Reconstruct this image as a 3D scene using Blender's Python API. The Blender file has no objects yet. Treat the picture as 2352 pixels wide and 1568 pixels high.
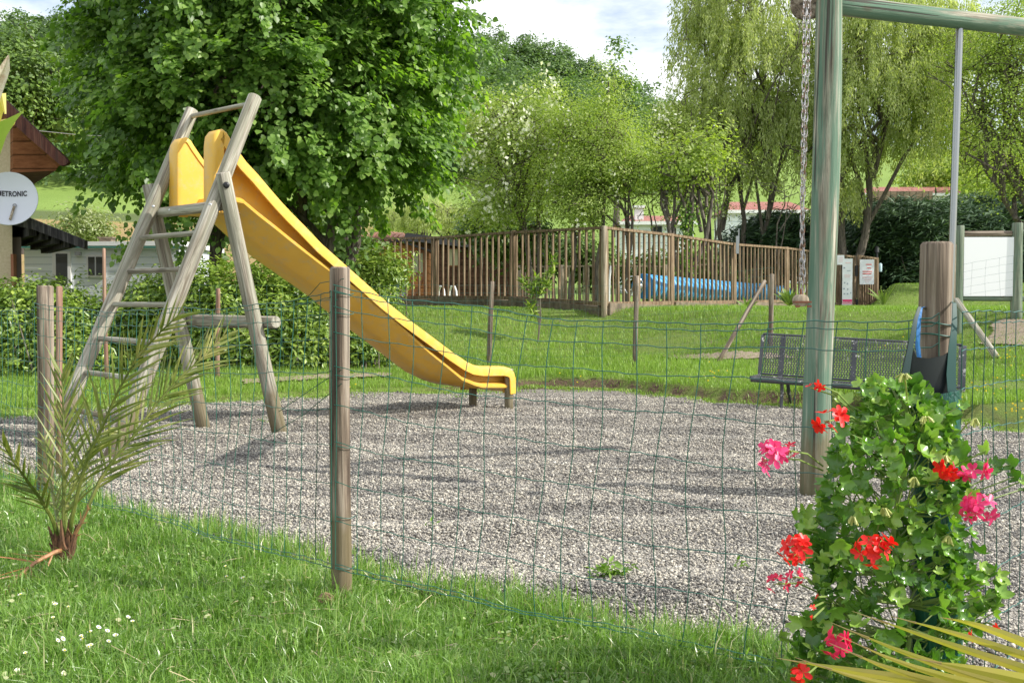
import bpy, math, random
import numpy as np
from mathutils import Vector, Matrix
random.seed(7); RNG = np.random.default_rng(7)
sc = bpy.context.scene; COL = sc.collection
PI = math.pi
# ------------------------------------------------------------------ camera
CH = 1.05; FPX = 2500.0; PITCH = math.atan(84/2500)
cd = bpy.data.cameras.new('camera'); cam = bpy.data.objects.new('camera', cd); COL.objects.link(cam)
cd.sensor_width = 36; cd.lens = 36*FPX/2352; cd.clip_start = 0.05; cd.clip_end = 2000
cam.location = (0, 0, CH); cam.rotation_euler = (PI/2-PITCH, 0, 0); sc.camera = cam
# ------------------------------------------------------------------ light
SUN_EL = math.radians(37); SUN_AZ = math.radians(102)      # azimuth from +Y clockwise (towards +X)
w = bpy.data.worlds.new('World'); sc.world = w; w.use_nodes = True
nt = w.node_tree; nt.nodes.clear(); N = nt.nodes.new
out = N('ShaderNodeOutputWorld'); bg = N('ShaderNodeBackground'); sky = N('ShaderNodeTexSky')
sky.sky_type = 'NISHITA'; sky.sun_disc = False; sky.sun_elevation = SUN_EL; sky.sun_rotation = SUN_AZ
sky.air_density = 1.0; sky.dust_density = 1.0
tc = N('ShaderNodeTexCoord'); mp = N('ShaderNodeMapping'); mp.inputs['Scale'].default_value = (2.2, 2.2, 6.5)
nz = N('ShaderNodeTexNoise'); nz.inputs['Scale'].default_value = 2.0; nz.inputs['Detail'].default_value = 7; nz.inputs['Roughness'].default_value = .55
cr = N('ShaderNodeValToRGB'); cr.color_ramp.elements[0].position = .36; cr.color_ramp.elements[1].position = .56
mx = N('ShaderNodeMixRGB'); mx.inputs[2].default_value = (8.0, 8.2, 8.5, 1)
L = nt.links.new
L(tc.outputs['Generated'], mp.inputs['Vector']); L(mp.outputs[0], nz.inputs['Vector']); L(nz.outputs['Fac'], cr.inputs[0])
L(cr.outputs[0], mx.inputs[0]); L(sky.outputs[0], mx.inputs[1]); L(mx.outputs[0], bg.inputs['Color'])
bg.inputs['Strength'].default_value = 0.135; L(bg.outputs[0], out.inputs['Surface'])
sd = bpy.data.lights.new('sun', 'SUN'); sd.energy = 4.6; sd.angle = math.radians(.5); sd.color = (1, .95, .87)
so = bpy.data.objects.new('sun', sd); COL.objects.link(so)
sv = Vector((math.sin(SUN_AZ)*math.cos(SUN_EL), math.cos(SUN_AZ)*math.cos(SUN_EL), math.sin(SUN_EL)))
so.rotation_euler = sv.to_track_quat('Z', 'Y').to_euler(); so.location = (20, 0, 20)
sc.view_settings.view_transform = 'Standard'; sc.view_settings.look = 'None'; sc.view_settings.gamma = 1; sc.view_settings.exposure = 0.42
sc.cycles.max_bounces = 6; sc.cycles.transparent_max_bounces = 6
# ------------------------------------------------------------------ measuring helpers (photograph measured at 2352 px width)
def ray(px, py):
    x = (px-1176)/FPX; y = 1.; z = -(py-784)/FPX; c, s = math.cos(PITCH), math.sin(PITCH)
    return (x, y*c+z*s, -y*s+z*c)
def at(px, py, Y):
    d = ray(px, py); k = Y/d[1]; return Vector((d[0]*k, Y, CH+d[2]*k))
def gp(px, py, z=0.0):
    d = ray(px, py); k = (z-CH)/d[2]; return Vector((d[0]*k, d[1]*k, z))
def plane_sz(px, py, P, u):
    d = ray(px, py); n = (-u[1], u[0]); k = (n[0]*P[0]+n[1]*P[1])/(n[0]*d[0]+n[1]*d[1])
    return ((d[0]*k-P[0])*u[0]+(d[1]*k-P[1])*u[1], CH+d[2]*k)
def ss(a, b, x): t = np.clip((x-a)/(b-a), 0, 1); return t*t*(3-2*t)
BX = [-400, 0, 400, 800, 1100, 1240, 1400, 1700, 1900, 2200, 2352, 2900]
BY = [965, 955, 925, 905, 895, 890, 895, 925, 932, 962, 982, 1050]
TY = [0, 3.0, 4.4, 5.2, 6, 30, 45, 90, 130, 190, 215, 250, 330]
TZ = [.12, .30, .68, .95, .99, 1.0, 2.2, 8.5, 17, 36, 46, 48, 48]
def gz(X, Y):
    X = np.asarray(X, float); Y = np.asarray(Y, float); Ys = np.maximum(Y, .5)
    px = 1176+FPX*X/Ys; yb = 2625/(np.interp(px, BX, BY)-700); d = Y-yb
    z = np.where(d < 0, 0, np.where(d < .13, d/.13*.12, np.interp(d, TY, TZ))); z = z*np.where(d < 1.5, np.interp(px, [1000, 1250], [.3, 1])*(1-np.clip(d/1.5, 0, 1))+np.clip(d/1.5, 0, 1), 1)
    wl = ss(-5.5, -3.0, X); low = np.where(d < 20, .12*np.clip(d/.13, 0, 1), np.interp(d, [20, 40, 60], [.12, .8, 2.6]))
    z = np.where(Y < 60, wl*z+(1-wl)*np.minimum(low, z), z)
    hill = np.interp(px, [-600, 0, 600, 1100, 1250, 1400, 1520, 1700, 2400], [1.15, 1.13, 1.13, 1.12, 1.04, .92, .82, .78, .7])
    z = np.where(Y > 60, z*(1+(hill-1)*ss(70, 230, Y)), z)
    mound = .60*ss(25, 28.5, Y)*(1-ss(60, 80, Y))*ss(1990, 2060, px)*(Y > 20)
    return z+mound
def gzf(X, Y): return float(gz(X, Y))
# ------------------------------------------------------------------ mesh helpers
def mesh_np(name, V, loops, sizes, mat=None, rnd=None, smooth=False):
    me = bpy.data.meshes.new(name); V = np.asarray(V, np.float32); loops = np.asarray(loops, np.int32); sizes = np.asarray(sizes, np.int32)
    me.vertices.add(len(V)); me.vertices.foreach_set('co', V.ravel())
    me.loops.add(len(loops)); me.loops.foreach_set('vertex_index', loops)
    me.polygons.add(len(sizes)); st = np.concatenate(([0], np.cumsum(sizes)[:-1])).astype(np.int32)
    me.polygons.foreach_set('loop_start', st)
    if smooth: me.polygons.foreach_set('use_smooth', np.ones(len(sizes), bool))
    if rnd is not None:
        a = me.attributes.new('rnd', 'FLOAT', 'POINT'); a.data.foreach_set('value', np.asarray(rnd, np.float32))
    me.update(calc_edges=True)
    if mat: me.materials.append(mat)
    return me
class MB:
    def __init__(s): s.v = []; s.f = []; s.sm = []
    def add(s, vs, fs, smooth=False):
        b = len(s.v); s.v += [tuple(p) for p in vs]; s.f += [tuple(b+i for i in f) for f in fs]; s.sm += [smooth]*len(fs)
    def box(s, c, size, R=None, taper=1.0):
        hx, hy, hz = size[0]/2, size[1]/2, size[2]/2; vs = []
        for z in (-1, 1):
            k = taper if z > 0 else 1
            for x, y in ((-1, -1), (1, -1), (1, 1), (-1, 1)):
                p = Vector((x*hx*k, y*hy*k, z*hz)); vs.append((R @ p if R else p)+Vector(c))
        s.add(vs, [(3, 2, 1, 0), (4, 5, 6, 7), (0, 1, 5, 4), (1, 2, 6, 5), (2, 3, 7, 6), (3, 0, 4, 7)])
    def beam(s, p0, p1, wd, ht, up=(0, 0, 1)):
        p0 = Vector(p0); p1 = Vector(p1); d = (p1-p0).normalized(); u = Vector(up); sde = d.cross(u).normalized(); u = sde.cross(d)
        vs = [p+sde*a*wd/2+u*b*ht/2 for p in (p0, p1) for a, b in ((-1, -1), (1, -1), (1, 1), (-1, 1))]
        s.add(vs, [(0, 1, 2, 3), (7, 6, 5, 4), (4, 5, 1, 0), (5, 6, 2, 1), (6, 7, 3, 2), (7, 4, 0, 3)])
    def tube(s, pts, r, n=6, cap=True, smooth=True):
        pts = [Vector(p) for p in pts]; k = len(pts)
        rs = r if isinstance(r, (list, tuple)) else [r]*k
        t0 = (pts[1]-pts[0]).normalized(); ref = Vector((0, 0, 1)) if abs(t0.z) < .9 else Vector((1, 0, 0))
        a = t0.cross(ref).normalized(); vs = []
        for i, p in enumerate(pts):
            t = (pts[min(i+1, k-1)]-pts[max(i-1, 0)]).normalized(); a = (a-t*a.dot(t)).normalized(); b = t.cross(a)
            for j in range(n):
                th = 2*PI*j/n; vs.append(p+(a*math.cos(th)+b*math.sin(th))*rs[i])
        fs = [(i*n+j, i*n+(j+1) % n, (i+1)*n+(j+1) % n, (i+1)*n+j) for i in range(k-1) for j in range(n)]
        s.add(vs, fs, smooth)
        if cap:
            b0 = len(s.v)-len(vs); s.f += [tuple(b0+j for j in reversed(range(n))), tuple(b0+(k-1)*n+j for j in range(n))]; s.sm += [False, False]
    def prism(s, poly, off):   # poly: 3D points, extruded by off
        n = len(poly); off = Vector(off); vs = [Vector(p) for p in poly]+[Vector(p)+off for p in poly]
        s.add(vs, [tuple(range(n)), tuple(reversed(range(n, 2*n)))]+[(i, i+n, (i+1) % n+n, (i+1) % n) for i in range(n)])
    def loft(s, rings, closed=True, caps=True, smooth=True):
        n = len(rings[0]); vs = [p for r in rings for p in r]; m = n if closed else n-1
        fs = [(i*n+j, (i+1)*n+j, (i+1)*n+(j+1) % n, i*n+(j+1) % n) for i in range(len(rings)-1) for j in range(m)]
        s.add(vs, fs, smooth)
        if caps:
            b0 = len(s.v)-len(vs); s.f += [tuple(b0+j for j in range(n)), tuple(b0+(len(rings)-1)*n+j for j in reversed(range(n)))]; s.sm += [False]*2
    def build(s, name, mat, parent=None, label=None):
        me = bpy.data.meshes.new(name); o0 = parent_loc(parent)
        me.from_pydata([(p[0]-o0[0], p[1]-o0[1], p[2]-o0[2]) for p in s.v], [], s.f)
        me.polygons.foreach_set('use_smooth', s.sm); me.update(); me.set_sharp_from_angle(angle=math.radians(38)); me.materials.append(mat)
        return link(name, me, parent, label)
def parent_loc(p):
    v = Vector((0, 0, 0))
    while p is not None: v = v+p.location; p = p.parent
    return v
def link(name, me, parent=None, label=None):
    o = bpy.data.objects.new(name, me); COL.objects.link(o)
    if parent is not None: o.parent = parent
    if label: o['label'] = label
    return o
def thing(name, label, cat, loc=(0, 0, 0), group=None, kind=None):
    o = bpy.data.objects.new(name, None); o.empty_display_size = .1; COL.objects.link(o); o.location = loc; tag(o, label, cat, group, kind); return o
def tag(o, label=None, cat=None, group=None, kind=None):
    if label: o['label'] = label
    if cat: o['category'] = cat
    if group: o['group'] = group
    if kind: o['kind'] = kind
    return o
def log(name, p0, p1, r0, r1, mat, parent, n=22, seg=9, rough=.035, label=None, sub=None):
    p0 = Vector(p0); p1 = Vector(p1); Ln = (p1-p0).length; vs = []; ph = random.random()*9
    zs = [0, .006]+[Ln*i/seg for i in range(1, seg)]+[Ln-.007, Ln]
    for i, z in enumerate(zs):
        r = r0+(r1-r0)*z/Ln
        if i in (0, len(zs)-1): r -= .006
        r *= 1+rough*math.sin(z*3.1+ph)*.5
        for j in range(n):
            a = 2*PI*j/n; k = 1+rough*(.4*math.sin(3*a+z*1.7+ph)+.25*math.sin(5*a-z*2.3))
            vs.append((math.cos(a)*r*k+.012*math.sin(z*1.6+ph)*min(1, Ln), math.sin(a)*r*k, z))
    m = len(zs); fs = [(i*n+j, i*n+(j+1) % n, (i+1)*n+(j+1) % n, (i+1)*n+j) for i in range(m-1) for j in range(n)]
    fs += [tuple(reversed(range(n))), tuple((m-1)*n+j for j in range(n))]
    me = bpy.data.meshes.new(name); me.from_pydata(vs, [], fs); me.polygons.foreach_set('use_smooth', [True]*(len(fs)-2)+[False]*2)
    me.update(); me.materials.append(mat); o = link(name, me, parent, label)
    o.location = p0-parent_loc(parent); o.rotation_euler = (p1-p0).to_track_quat('Z', 'Y').to_euler(); return o
# ------------------------------------------------------------------ material helpers
def mat(name, col=(.5, .5, .5), rough=.6, metal=0, spec=.5):
    m = bpy.data.materials.new(name); m.use_nodes = True; p = m.node_tree.nodes['Principled BSDF']
    p.inputs['Base Color'].default_value = (*col, 1); p.inputs['Roughness'].default_value = rough; p.inputs['Metallic'].default_value = metal
    p.inputs['Specular IOR Level'].default_value = spec; return m
class NG:
    def __init__(s, m): s.nt = m.node_tree; s.p = s.nt.nodes['Principled BSDF']
    def n(s, t, **k):
        x = s.nt.nodes.new('ShaderNode'+t)
        for a, b in k.items(): setattr(x, a, b)
        return x
    def l(s, a, b): s.nt.links.new(a, b)
    def coord(s, scale=(1, 1, 1), kind='Object'):
        m = s.n('Mapping'); m.inputs['Scale'].default_value = scale
        if kind == 'Position': s.l(s.n('NewGeometry').outputs['Position'], m.inputs[0])
        else: s.l(s.n('TexCoord').outputs[kind], m.inputs[0])
        return m.outputs[0]
    def noise(s, vec, scale, detail=4, rough=.55, dist=0):
        x = s.n('TexNoise'); x.inputs['Scale'].default_value = scale; x.inputs['Detail'].default_value = detail; x.inputs['Roughness'].default_value = rough; x.inputs['Distortion'].default_value = dist
        s.l(vec, x.inputs['Vector']); return x.outputs['Fac']
    def ramp(s, fac, stops):
        r = s.n('ValToRGB'); e = r.color_ramp.elements
        while len(e) < len(stops): e.new(.5)
        for i, (p, c) in enumerate(stops): e[i].position = p; e[i].color = (*c, 1) if len(c) == 3 else c
        s.l(fac, r.inputs[0]); return r.outputs[0]
    def mix(s, fac, a, b, mode='MIX'):
        x = s.n('MixRGB', blend_type=mode)
        for i, v in enumerate((fac, a, b)):
            if hasattr(v, 'is_output'): s.l(v, x.inputs[i])
            else: x.inputs[i].default_value = v if i == 0 else (*v, 1)
        return x.outputs[0]
    def bump(s, h, st=.3, dist=.01):
        b = s.n('Bump'); b.inputs['Strength'].default_value = st; b.inputs['Distance'].default_value = dist; s.l(h, b.inputs['Height']); s.l(b.outputs[0], s.p.inputs['Normal'])
    def base(s, c): s.l(c, s.p.inputs['Base Color'])
def leafmat(name, cols, trans=.35, rough=.45, tcol=None, spec=.4):
    m = mat(name, rough=rough, spec=spec); g = NG(m); a = g.n('Attribute', attribute_name='rnd')
    k = len(cols); c = g.ramp(a.outputs['Fac'], [(i/(k-1), q) for i, q in enumerate(cols)]); g.base(c)
    t = g.n('BsdfTranslucent'); tm = g.mix(1.0, c, tcol or (1.5, 1.7, .7), 'MULTIPLY'); g.l(tm, t.inputs['Color'])
    ms = g.n('MixShader'); ms.inputs[0].default_value = trans; o = g.nt.nodes['Material Output']
    g.l(g.p.outputs[0], ms.inputs[1]); g.l(t.outputs[0], ms.inputs[2]); g.l(ms.outputs[0], o.inputs['Surface']); return m
BLK = (0, 0, 0); WHT = (1, 1, 1)
def woodmat(name, c1, c2, c3, green=0, crack=.5, gcol=(.16, .27, .2), long=1.0, rough=.8):
    m = mat(name, rough=rough, spec=.25); g = NG(m)
    inf = g.n('ObjectInfo'); mp = g.n('Mapping'); vm = g.n('VectorMath', operation='ADD'); g.l(g.n('TexCoord').outputs['Object'], vm.inputs[0])
    sc_ = g.n('Math', operation='MULTIPLY'); g.l(inf.outputs['Random'], sc_.inputs[0]); sc_.inputs[1].default_value = 37; g.l(sc_.outputs[0], vm.inputs[1])
    def co(s):
        q = g.n('Mapping'); q.inputs['Scale'].default_value = s; g.l(vm.outputs[0], q.inputs[0]); return q.outputs[0]
    grain = g.noise(co((14, 14, .9*long)), 1.6, 6, .65, .6); fine = g.noise(co((70, 70, 2.2*long)), 1.5, 4, .6, .2)
    c = g.ramp(grain, [(.36, c1), (.5, c2), (.62, c3)]); c = g.mix(.45, c, g.ramp(fine, [(.35, (.35, .35, .35)), (.62, (1.25, 1.25, 1.25))]), 'MULTIPLY')
    if green:
        gn = g.ramp(g.noise(co((11, 11, .6)), 1.3, 5, .65, .8), [(.44, BLK), (.55, WHT)]); gm = g.n('Math', operation='MULTIPLY'); g.l(gn, gm.inputs[0]); gm.inputs[1].default_value = green
        c = g.mix(gm.outputs[0], c, gcol)
    ck = g.ramp(g.noise(co((26, 26, .5)), 1.2, 2, .5, .3), [(.355, WHT), (.385, BLK)]); cm = g.n('Math', operation='MULTIPLY'); g.l(ck, cm.inputs[0]); cm.inputs[1].default_value = crack
    c = g.mix(cm.outputs[0], c, (.05, .042, .035))
    kn = g.n('TexVoronoi'); kn.inputs['Scale'].default_value = 2.6; g.l(co((2.2, 2.2, 1)), kn.inputs['Vector'])
    kr = g.ramp(kn.outputs['Distance'], [(.05, WHT), (.13, BLK)]); km = g.n('Math', operation='MULTIPLY'); g.l(kr, km.inputs[0]); km.inputs[1].default_value = .55
    c = g.mix(km.outputs[0], c, (.09, .06, .04))
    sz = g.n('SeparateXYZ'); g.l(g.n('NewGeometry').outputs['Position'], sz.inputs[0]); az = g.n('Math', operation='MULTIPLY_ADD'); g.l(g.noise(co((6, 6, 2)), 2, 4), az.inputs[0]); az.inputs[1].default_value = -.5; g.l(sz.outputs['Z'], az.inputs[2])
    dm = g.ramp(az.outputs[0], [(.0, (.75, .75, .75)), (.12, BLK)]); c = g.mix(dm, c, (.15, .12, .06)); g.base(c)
    h = g.mix(.5, grain, fine); h = g.mix(cm.outputs[0], h, BLK); g.bump(h, .8, .009); return m
M = {}
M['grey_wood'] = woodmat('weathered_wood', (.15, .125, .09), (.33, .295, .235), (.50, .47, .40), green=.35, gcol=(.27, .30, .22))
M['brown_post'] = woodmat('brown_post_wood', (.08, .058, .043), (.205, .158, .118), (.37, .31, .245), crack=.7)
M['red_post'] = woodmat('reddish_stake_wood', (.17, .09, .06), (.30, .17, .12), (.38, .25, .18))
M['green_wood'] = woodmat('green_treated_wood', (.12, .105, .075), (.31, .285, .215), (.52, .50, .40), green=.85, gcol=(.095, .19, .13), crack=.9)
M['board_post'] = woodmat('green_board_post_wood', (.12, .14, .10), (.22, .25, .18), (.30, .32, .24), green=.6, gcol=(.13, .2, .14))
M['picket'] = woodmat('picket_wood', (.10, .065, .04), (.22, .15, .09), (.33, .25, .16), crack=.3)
M['pale_wood'] = woodmat('pale_rail_wood', (.2, .16, .11), (.38, .31, .22), (.5, .43, .33), crack=.3)
M['steel'] = mat('steel', (.55, .56, .58), .32, 1)
M['chain'] = mat('rusty_chain', (.2, .17, .15), .5, .8)
g = NG(M['chain']); g.base(g.ramp(g.noise(g.coord((1, 1, 1)), 30), [(.45, (.42, .42, .43)), (.62, (.2, .12, .08))]))
M['galv'] = mat('galvanised_tube', (.33, .34, .33), .28, 1)
M['wire'] = mat('green_wire', (.013, .095, .068), .4)
M['wire_far'] = mat('old_green_wire', (.05, .13, .11), .5)
M['white'] = mat('white_paint', (.78, .78, .76), .5)
M['black'] = mat('black', (.012, .012, .014), .5)
# yellow plastic
m = M['yellow'] = mat('yellow_fibreglass', (.72, .42, .045), .42, spec=.35); g = NG(m)
nn = g.noise(g.coord((1, 1, 1)), 2.2, 5); c = g.ramp(nn, [(.3, (.72, .405, .05)), (.7, (.80, .49, .085))])
st = g.ramp(g.noise(g.coord((5, 5, 5)), 2.2, 8, .75), [(.50, BLK), (.72, (.75, .75, .75))]); c = g.mix(st, c, (.56, .42, .22)); dk = g.ramp(g.noise(g.coord((1, 1, 1)), 34, 6, .8), [(.66, BLK), (.74, (.5, .5, .5))]); c = g.mix(dk, c, (.33, .22, .08)); g.base(c)
g.bump(g.noise(g.coord(), 60, 2), .04, .002)
t = g.n('BsdfTranslucent'); t.inputs['Color'].default_value = (.9, .5, .06, 1); ms = g.n('MixShader'); ms.inputs[0].default_value = .02
g.l(g.p.outputs[0], ms.inputs[1]); g.l(t.outputs[0], ms.inputs[2]); g.l(ms.outputs[0], g.nt.nodes['Material Output'].inputs['Surface'])
# ------------------------------------------------------------------ leaf clouds (numpy)
def rot_from_normal(nrm, spin):
    n = nrm/np.maximum(np.linalg.norm(nrm, axis=1, keepdims=True), 1e-6)
    ref = np.where(np.abs(n[:, 2:3]) < .9, np.array([[0, 0, 1.]]), np.array([[1., 0, 0]]))
    a = np.cross(ref, n); a /= np.maximum(np.linalg.norm(a, axis=1, keepdims=True), 1e-6); b = np.cross(n, a)
    c, s = np.cos(spin)[:, None], np.sin(spin)[:, None]
    return a*c+b*s, -a*s+b*c, n
LEAF_DIAMOND = (np.array([[0, 0, 0], [.36, .45, .07], [0, 1, -.06], [-.36, .45, .07]]), [[0, 1, 2], [0, 2, 3]])
LEAF_BROAD = (np.array([[0, 0, 0], [.42, .2, .08], [.46, .55, .06], [0, 1.0, -.12], [-.46, .55, .06], [-.42, .2, .08], [0, .45, -.03]]),
              [[0, 1, 2, 6], [6, 2, 3], [6, 3, 4], [0, 6, 4, 5]])
LEAF_NARROW = (np.array([[0, 0, 0], [.1, .4, 0], [0, 1, -.12], [-.1, .4, 0]]), [[0, 1, 2, 3]])
LEAF_SHRUB = (np.array([[0, 0, 0], [.2, .4, .05], [0, 1, -.08], [-.2, .4, .05]]), [[0, 1, 2], [0, 2, 3]])
def leaves_mesh(name, C, S, nrm, mat_, tpl, spin=None, ydir=None, clump=None):
    n = len(C); V0, F0 = tpl
    if spin is None: spin = RNG.uniform(0, 2*PI, n)
    a, b, nn = rot_from_normal(nrm, spin)
    if ydir is not None:
        b = ydir/np.maximum(np.linalg.norm(ydir, axis=1, keepdims=True), 1e-6); a = np.cross(b, nrm); a /= np.maximum(np.linalg.norm(a, axis=1, keepdims=True), 1e-6); nn = np.cross(a, b)
    S = np.broadcast_to(S, (n,))[:, None, None]
    V = C[:, None, :]+S*(V0[None, :, 0:1]*a[:, None, :]+V0[None, :, 1:2]*b[:, None, :]+V0[None, :, 2:3]*nn[:, None, :])
    k = len(V0); flat = np.concatenate([np.array(f) for f in F0]); sz = np.array([len(f) for f in F0])
    loops = (np.arange(n)[:, None]*k+flat[None, :]).ravel(); sizes = np.tile(sz, n)
    r = RNG.random(n)
    if clump is not None: r = np.clip(.55*r+.45*clump, 0, 1)
    return mesh_np(name, V.reshape(-1, 3), loops, sizes, mat_, np.repeat(r, k))
def blob_points(lobes, nclump, per, spread, shell=.55, flat=.8, droop=0, cull=None):
    """lobes: (centre, radii). Returns leaf centres, outward normals, clump value, clump centres"""
    vol = np.array([l[1][0]*l[1][1]*l[1][2] for l in lobes])**.7; idx = RNG.choice(len(lobes), nclump, p=vol/vol.sum())
    c = np.array([l[0] for l in lobes], float)[idx]; r = np.array([l[1] for l in lobes], float)[idx]
    d = RNG.normal(size=(nclump, 3)); d /= np.linalg.norm(d, axis=1, keepdims=True)
    rad = shell+(1-shell)*RNG.random(nclump)**.6; rad *= 1+.12*RNG.normal(size=nclump)
    cc = c+d*r*rad[:, None]
    if cull is not None: k = cull(cc); cc, d = cc[k], d[k]
    k = len(cc); pn = np.maximum(3, (per*RNG.uniform(.4, 1.6, k)).astype(int)); ii = np.repeat(np.arange(k), pn)
    off = RNG.normal(size=(len(ii), 3))*spread*RNG.uniform(.6, 1.3, k)[ii][:, None]; off[:, 2] *= flat
    if droop: off[:, 2] -= droop*(off[:, 0]**2+off[:, 1]**2)/spread
    P = cc[ii]+off; nr = d[ii]*.5+off/spread*.35+np.array([0, 0, .75])+RNG.normal(size=P.shape)*.45
    return P, nr, RNG.random(k)[ii], cc
def branches(mb, base, cc, r0, nmain=5, nsub=30, top=None, trunk_h=.35, wob=.1, thin=.012):
    base = Vector(base); cc = [Vector(c) for c in cc]; cen = sum(cc, Vector())/len(cc); top = Vector(top) if top else cen
    pts = []; 
    for i in range(7):
        t = i/6; p = base.lerp(top, t); p += Vector((random.gauss(0, 1), random.gauss(0, 1), 0))*wob*t*.6; pts.append(p)
    mb.tube(pts, [r0*(1.25 if i == 0 else 1-.75*i/6) for i in range(7)], 9)
    mains = []
    for i in range(nmain):
        t = trunk_h+(1-trunk_h)*i/max(1, nmain-1)*.8; q = base.lerp(top, t); tgt = random.choice(cc); pl = []
        for j in range(6):
            s = j/5; p = q.lerp(tgt, s)+Vector((0, 0, 1))*(.12*(tgt-q).length*math.sin(PI*s)); p += Vector((random.gauss(0, 1), random.gauss(0, 1), random.gauss(0, 1)))*wob*.5*s; pl.append(p)
        mb.tube(pl, [r0*(.55-.45*j/5) for j in range(6)], 6); mains += pl[1:]
    for i in range(nsub):
        tgt = random.choice(cc); q = min(random.sample(mains, min(8, len(mains))), key=lambda p: (p-tgt).length)
        pl = [q.lerp(tgt, j/4)+Vector((random.gauss(0, 1), random.gauss(0, 1), random.gauss(0, 1)))*wob*.35*(0 < j) for j in range(5)]
        mb.tube(pl, [max(thin, r0*.2*(1-j/4.5)) for j in range(5)], 4)
M['bark'] = mat('bark', (.12, .10, .08), .9, spec=.2); g = NG(M['bark']); q = g.noise(g.coord((12, 12, 2)), 2, 5, .7); g.base(g.ramp(q, [(.35, (.05, .042, .035)), (.65, (.2, .17, .14))])); g.bump(q, .8, .02)
M['bark_light'] = mat('light_bark', (.2, .17, .13), .9, spec=.2); g = NG(M['bark_light']); q = g.noise(g.coord((12, 12, 2)), 2, 5, .7); g.base(g.ramp(q, [(.35, (.10, .085, .065)), (.65, (.27, .235, .19))])); g.bump(q, .8, .02)
def centre_mesh(me, loc):
    v = np.empty(len(me.vertices)*3, np.float32); me.vertices.foreach_get('co', v); v = v.reshape(-1, 3)-np.array(loc, np.float32); me.vertices.foreach_set('co', v.ravel()); me.update()
def tree(name, label, cat, base, lobes, lm, tpl, size, nclump, per, spread, r0=.12, group=None, flat=.8, shell=.5, nmain=6, nsub=30, top=None, stems=None, bark='bark', wob=.2, thin=.012, trunk_h=.35, droop=0, extra=None, cull=None, crown_name='crown'):
    base = Vector(base); root = thing(name, label, cat, base, group)
    P, nr, cl, cc = blob_points(lobes, nclump, per, spread, shell, flat, droop, cull)
    me = leaves_mesh(crown_name, P, size*RNG.uniform(.65, 1.25, len(P)), nr, M[lm], tpl, clump=cl); centre_mesh(me, base); link(crown_name, me, root)
    mb = MB()
    for st_ in (stems or [(base, top)]): branches(mb, st_[0], cc[RNG.choice(len(cc), min(len(cc), 80), replace=False)], r0, nmain, nsub, st_[1], trunk_h, wob, thin)
    mb.build('trunk', M[bark], root)
    if extra: extra(root, cc, P)
    return root
#==PART2==
# ================================================================== THE SETTING
def inpoly(X, Y, poly):
    r = np.zeros(X.shape, bool); n = len(poly)
    for i in range(n):
        x0, y0 = poly[i]; x1, y1 = poly[(i+1) % n]
        c = ((y0 > Y) != (y1 > Y)); xi = (x1-x0)*(Y-y0)/((y1-y0) or 1e-9)+x0; r ^= c & (X < xi)
    return r
def grid(xs, ys, zf, keep=None):
    X, Y = np.meshgrid(xs, ys); Z = zf(X, Y); V = np.stack([X, Y, Z], -1).reshape(-1, 3); nx = len(xs)
    i, j = np.meshgrid(np.arange(nx-1), np.arange(len(ys)-1)); a = (j*nx+i).ravel()
    if keep is not None:
        cx = (X[:-1, :-1]+X[1:, 1:])/2; cy = (Y[:-1, :-1]+Y[1:, 1:])/2; a = a[keep(cx, cy).ravel()]
    F = np.stack([a, a+1, a+nx+1, a+nx], -1)
    used = np.unique(F); mp_ = np.full(len(V), -1); mp_[used] = np.arange(len(used))
    return V[used], mp_[F].ravel(), np.full(len(F), 4)
def vnoise(X, Y, s, seed=0):
    return (np.sin(X*s*1.3+Y*s*.7+seed)+np.sin(X*s*-.8+Y*s*1.7+seed*2.1)+np.sin(X*s*2.1+Y*s*1.1+seed*.7)*.6+np.sin(X*s*.5-Y*s*2.6+seed*1.3)*.5)/3.1
GF = [(-400, 1000), (0, 1098), (225, 1155), (362, 1211), (522, 1243), (764, 1306), (991, 1366), (1216, 1398), (1542, 1474), (1757, 1510), (1950, 1560), (2200, 1650)]
GFp = [gp(*p) for p in GF]; GFp.append(Vector((2.2, 2.3, 0))); GFp.append(Vector((6, 3.2, 0)))
GB = [gp(p, q) for p, q in zip(BX, BY)]
GRAVEL = [(p.x, p.y) for p in GFp]+[(p.x, p.y+.04) for p in reversed(GB)]
# ground
m = M['ground'] = mat('ground_grass', rough=.9, spec=.2); g = NG(m); pos = g.coord(kind='Position'); sx = g.n('SeparateXYZ'); g.l(pos, sx.inputs[0])
n1 = g.noise(pos, 1.2, 5, .6); n2 = g.noise(pos, 45, 4, .7); n3 = g.noise(g.coord((1, 1, 1), 'Position'), .09, 4, .6)
near = g.mix(.5, g.ramp(n1, [(.3, (.10, .15, .025)), (.7, (.19, .27, .05))]), g.ramp(n2, [(.3, (.05, .08, .015)), (.7, (.25, .32, .08))]))
far = g.ramp(n3, [(.3, (.17, .26, .05)), (.7, (.25, .35, .08))]); fard = g.noise(pos, 2.5, 5, .7); far = g.mix(.3, far, g.ramp(fard, [(.35, (.08, .14, .02)), (.7, (.22, .31, .08))]))
soil = g.ramp(g.noise(g.coord((1, 1, 1), 'Position'), .25, 6, .7), [(.38, (.27, .20, .08)), (.6, (.34, .24, .11)), (.72, (.17, .21, .06))])
def mr(v, a, b):
    r = g.n('MapRange'); g.l(v, r.inputs[0]); r.inputs[1].default_value = a; r.inputs[2].default_value = b; return r.outputs[0]
def mul(a, b):
    x = g.n('Math', operation='MULTIPLY'); g.l(a, x.inputs[0]); g.l(b, x.inputs[1]); return x.outputs[0]
dirt = g.ramp(g.noise(pos, .9, 5, .7), [(.62, BLK), (.72, WHT)])
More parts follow.
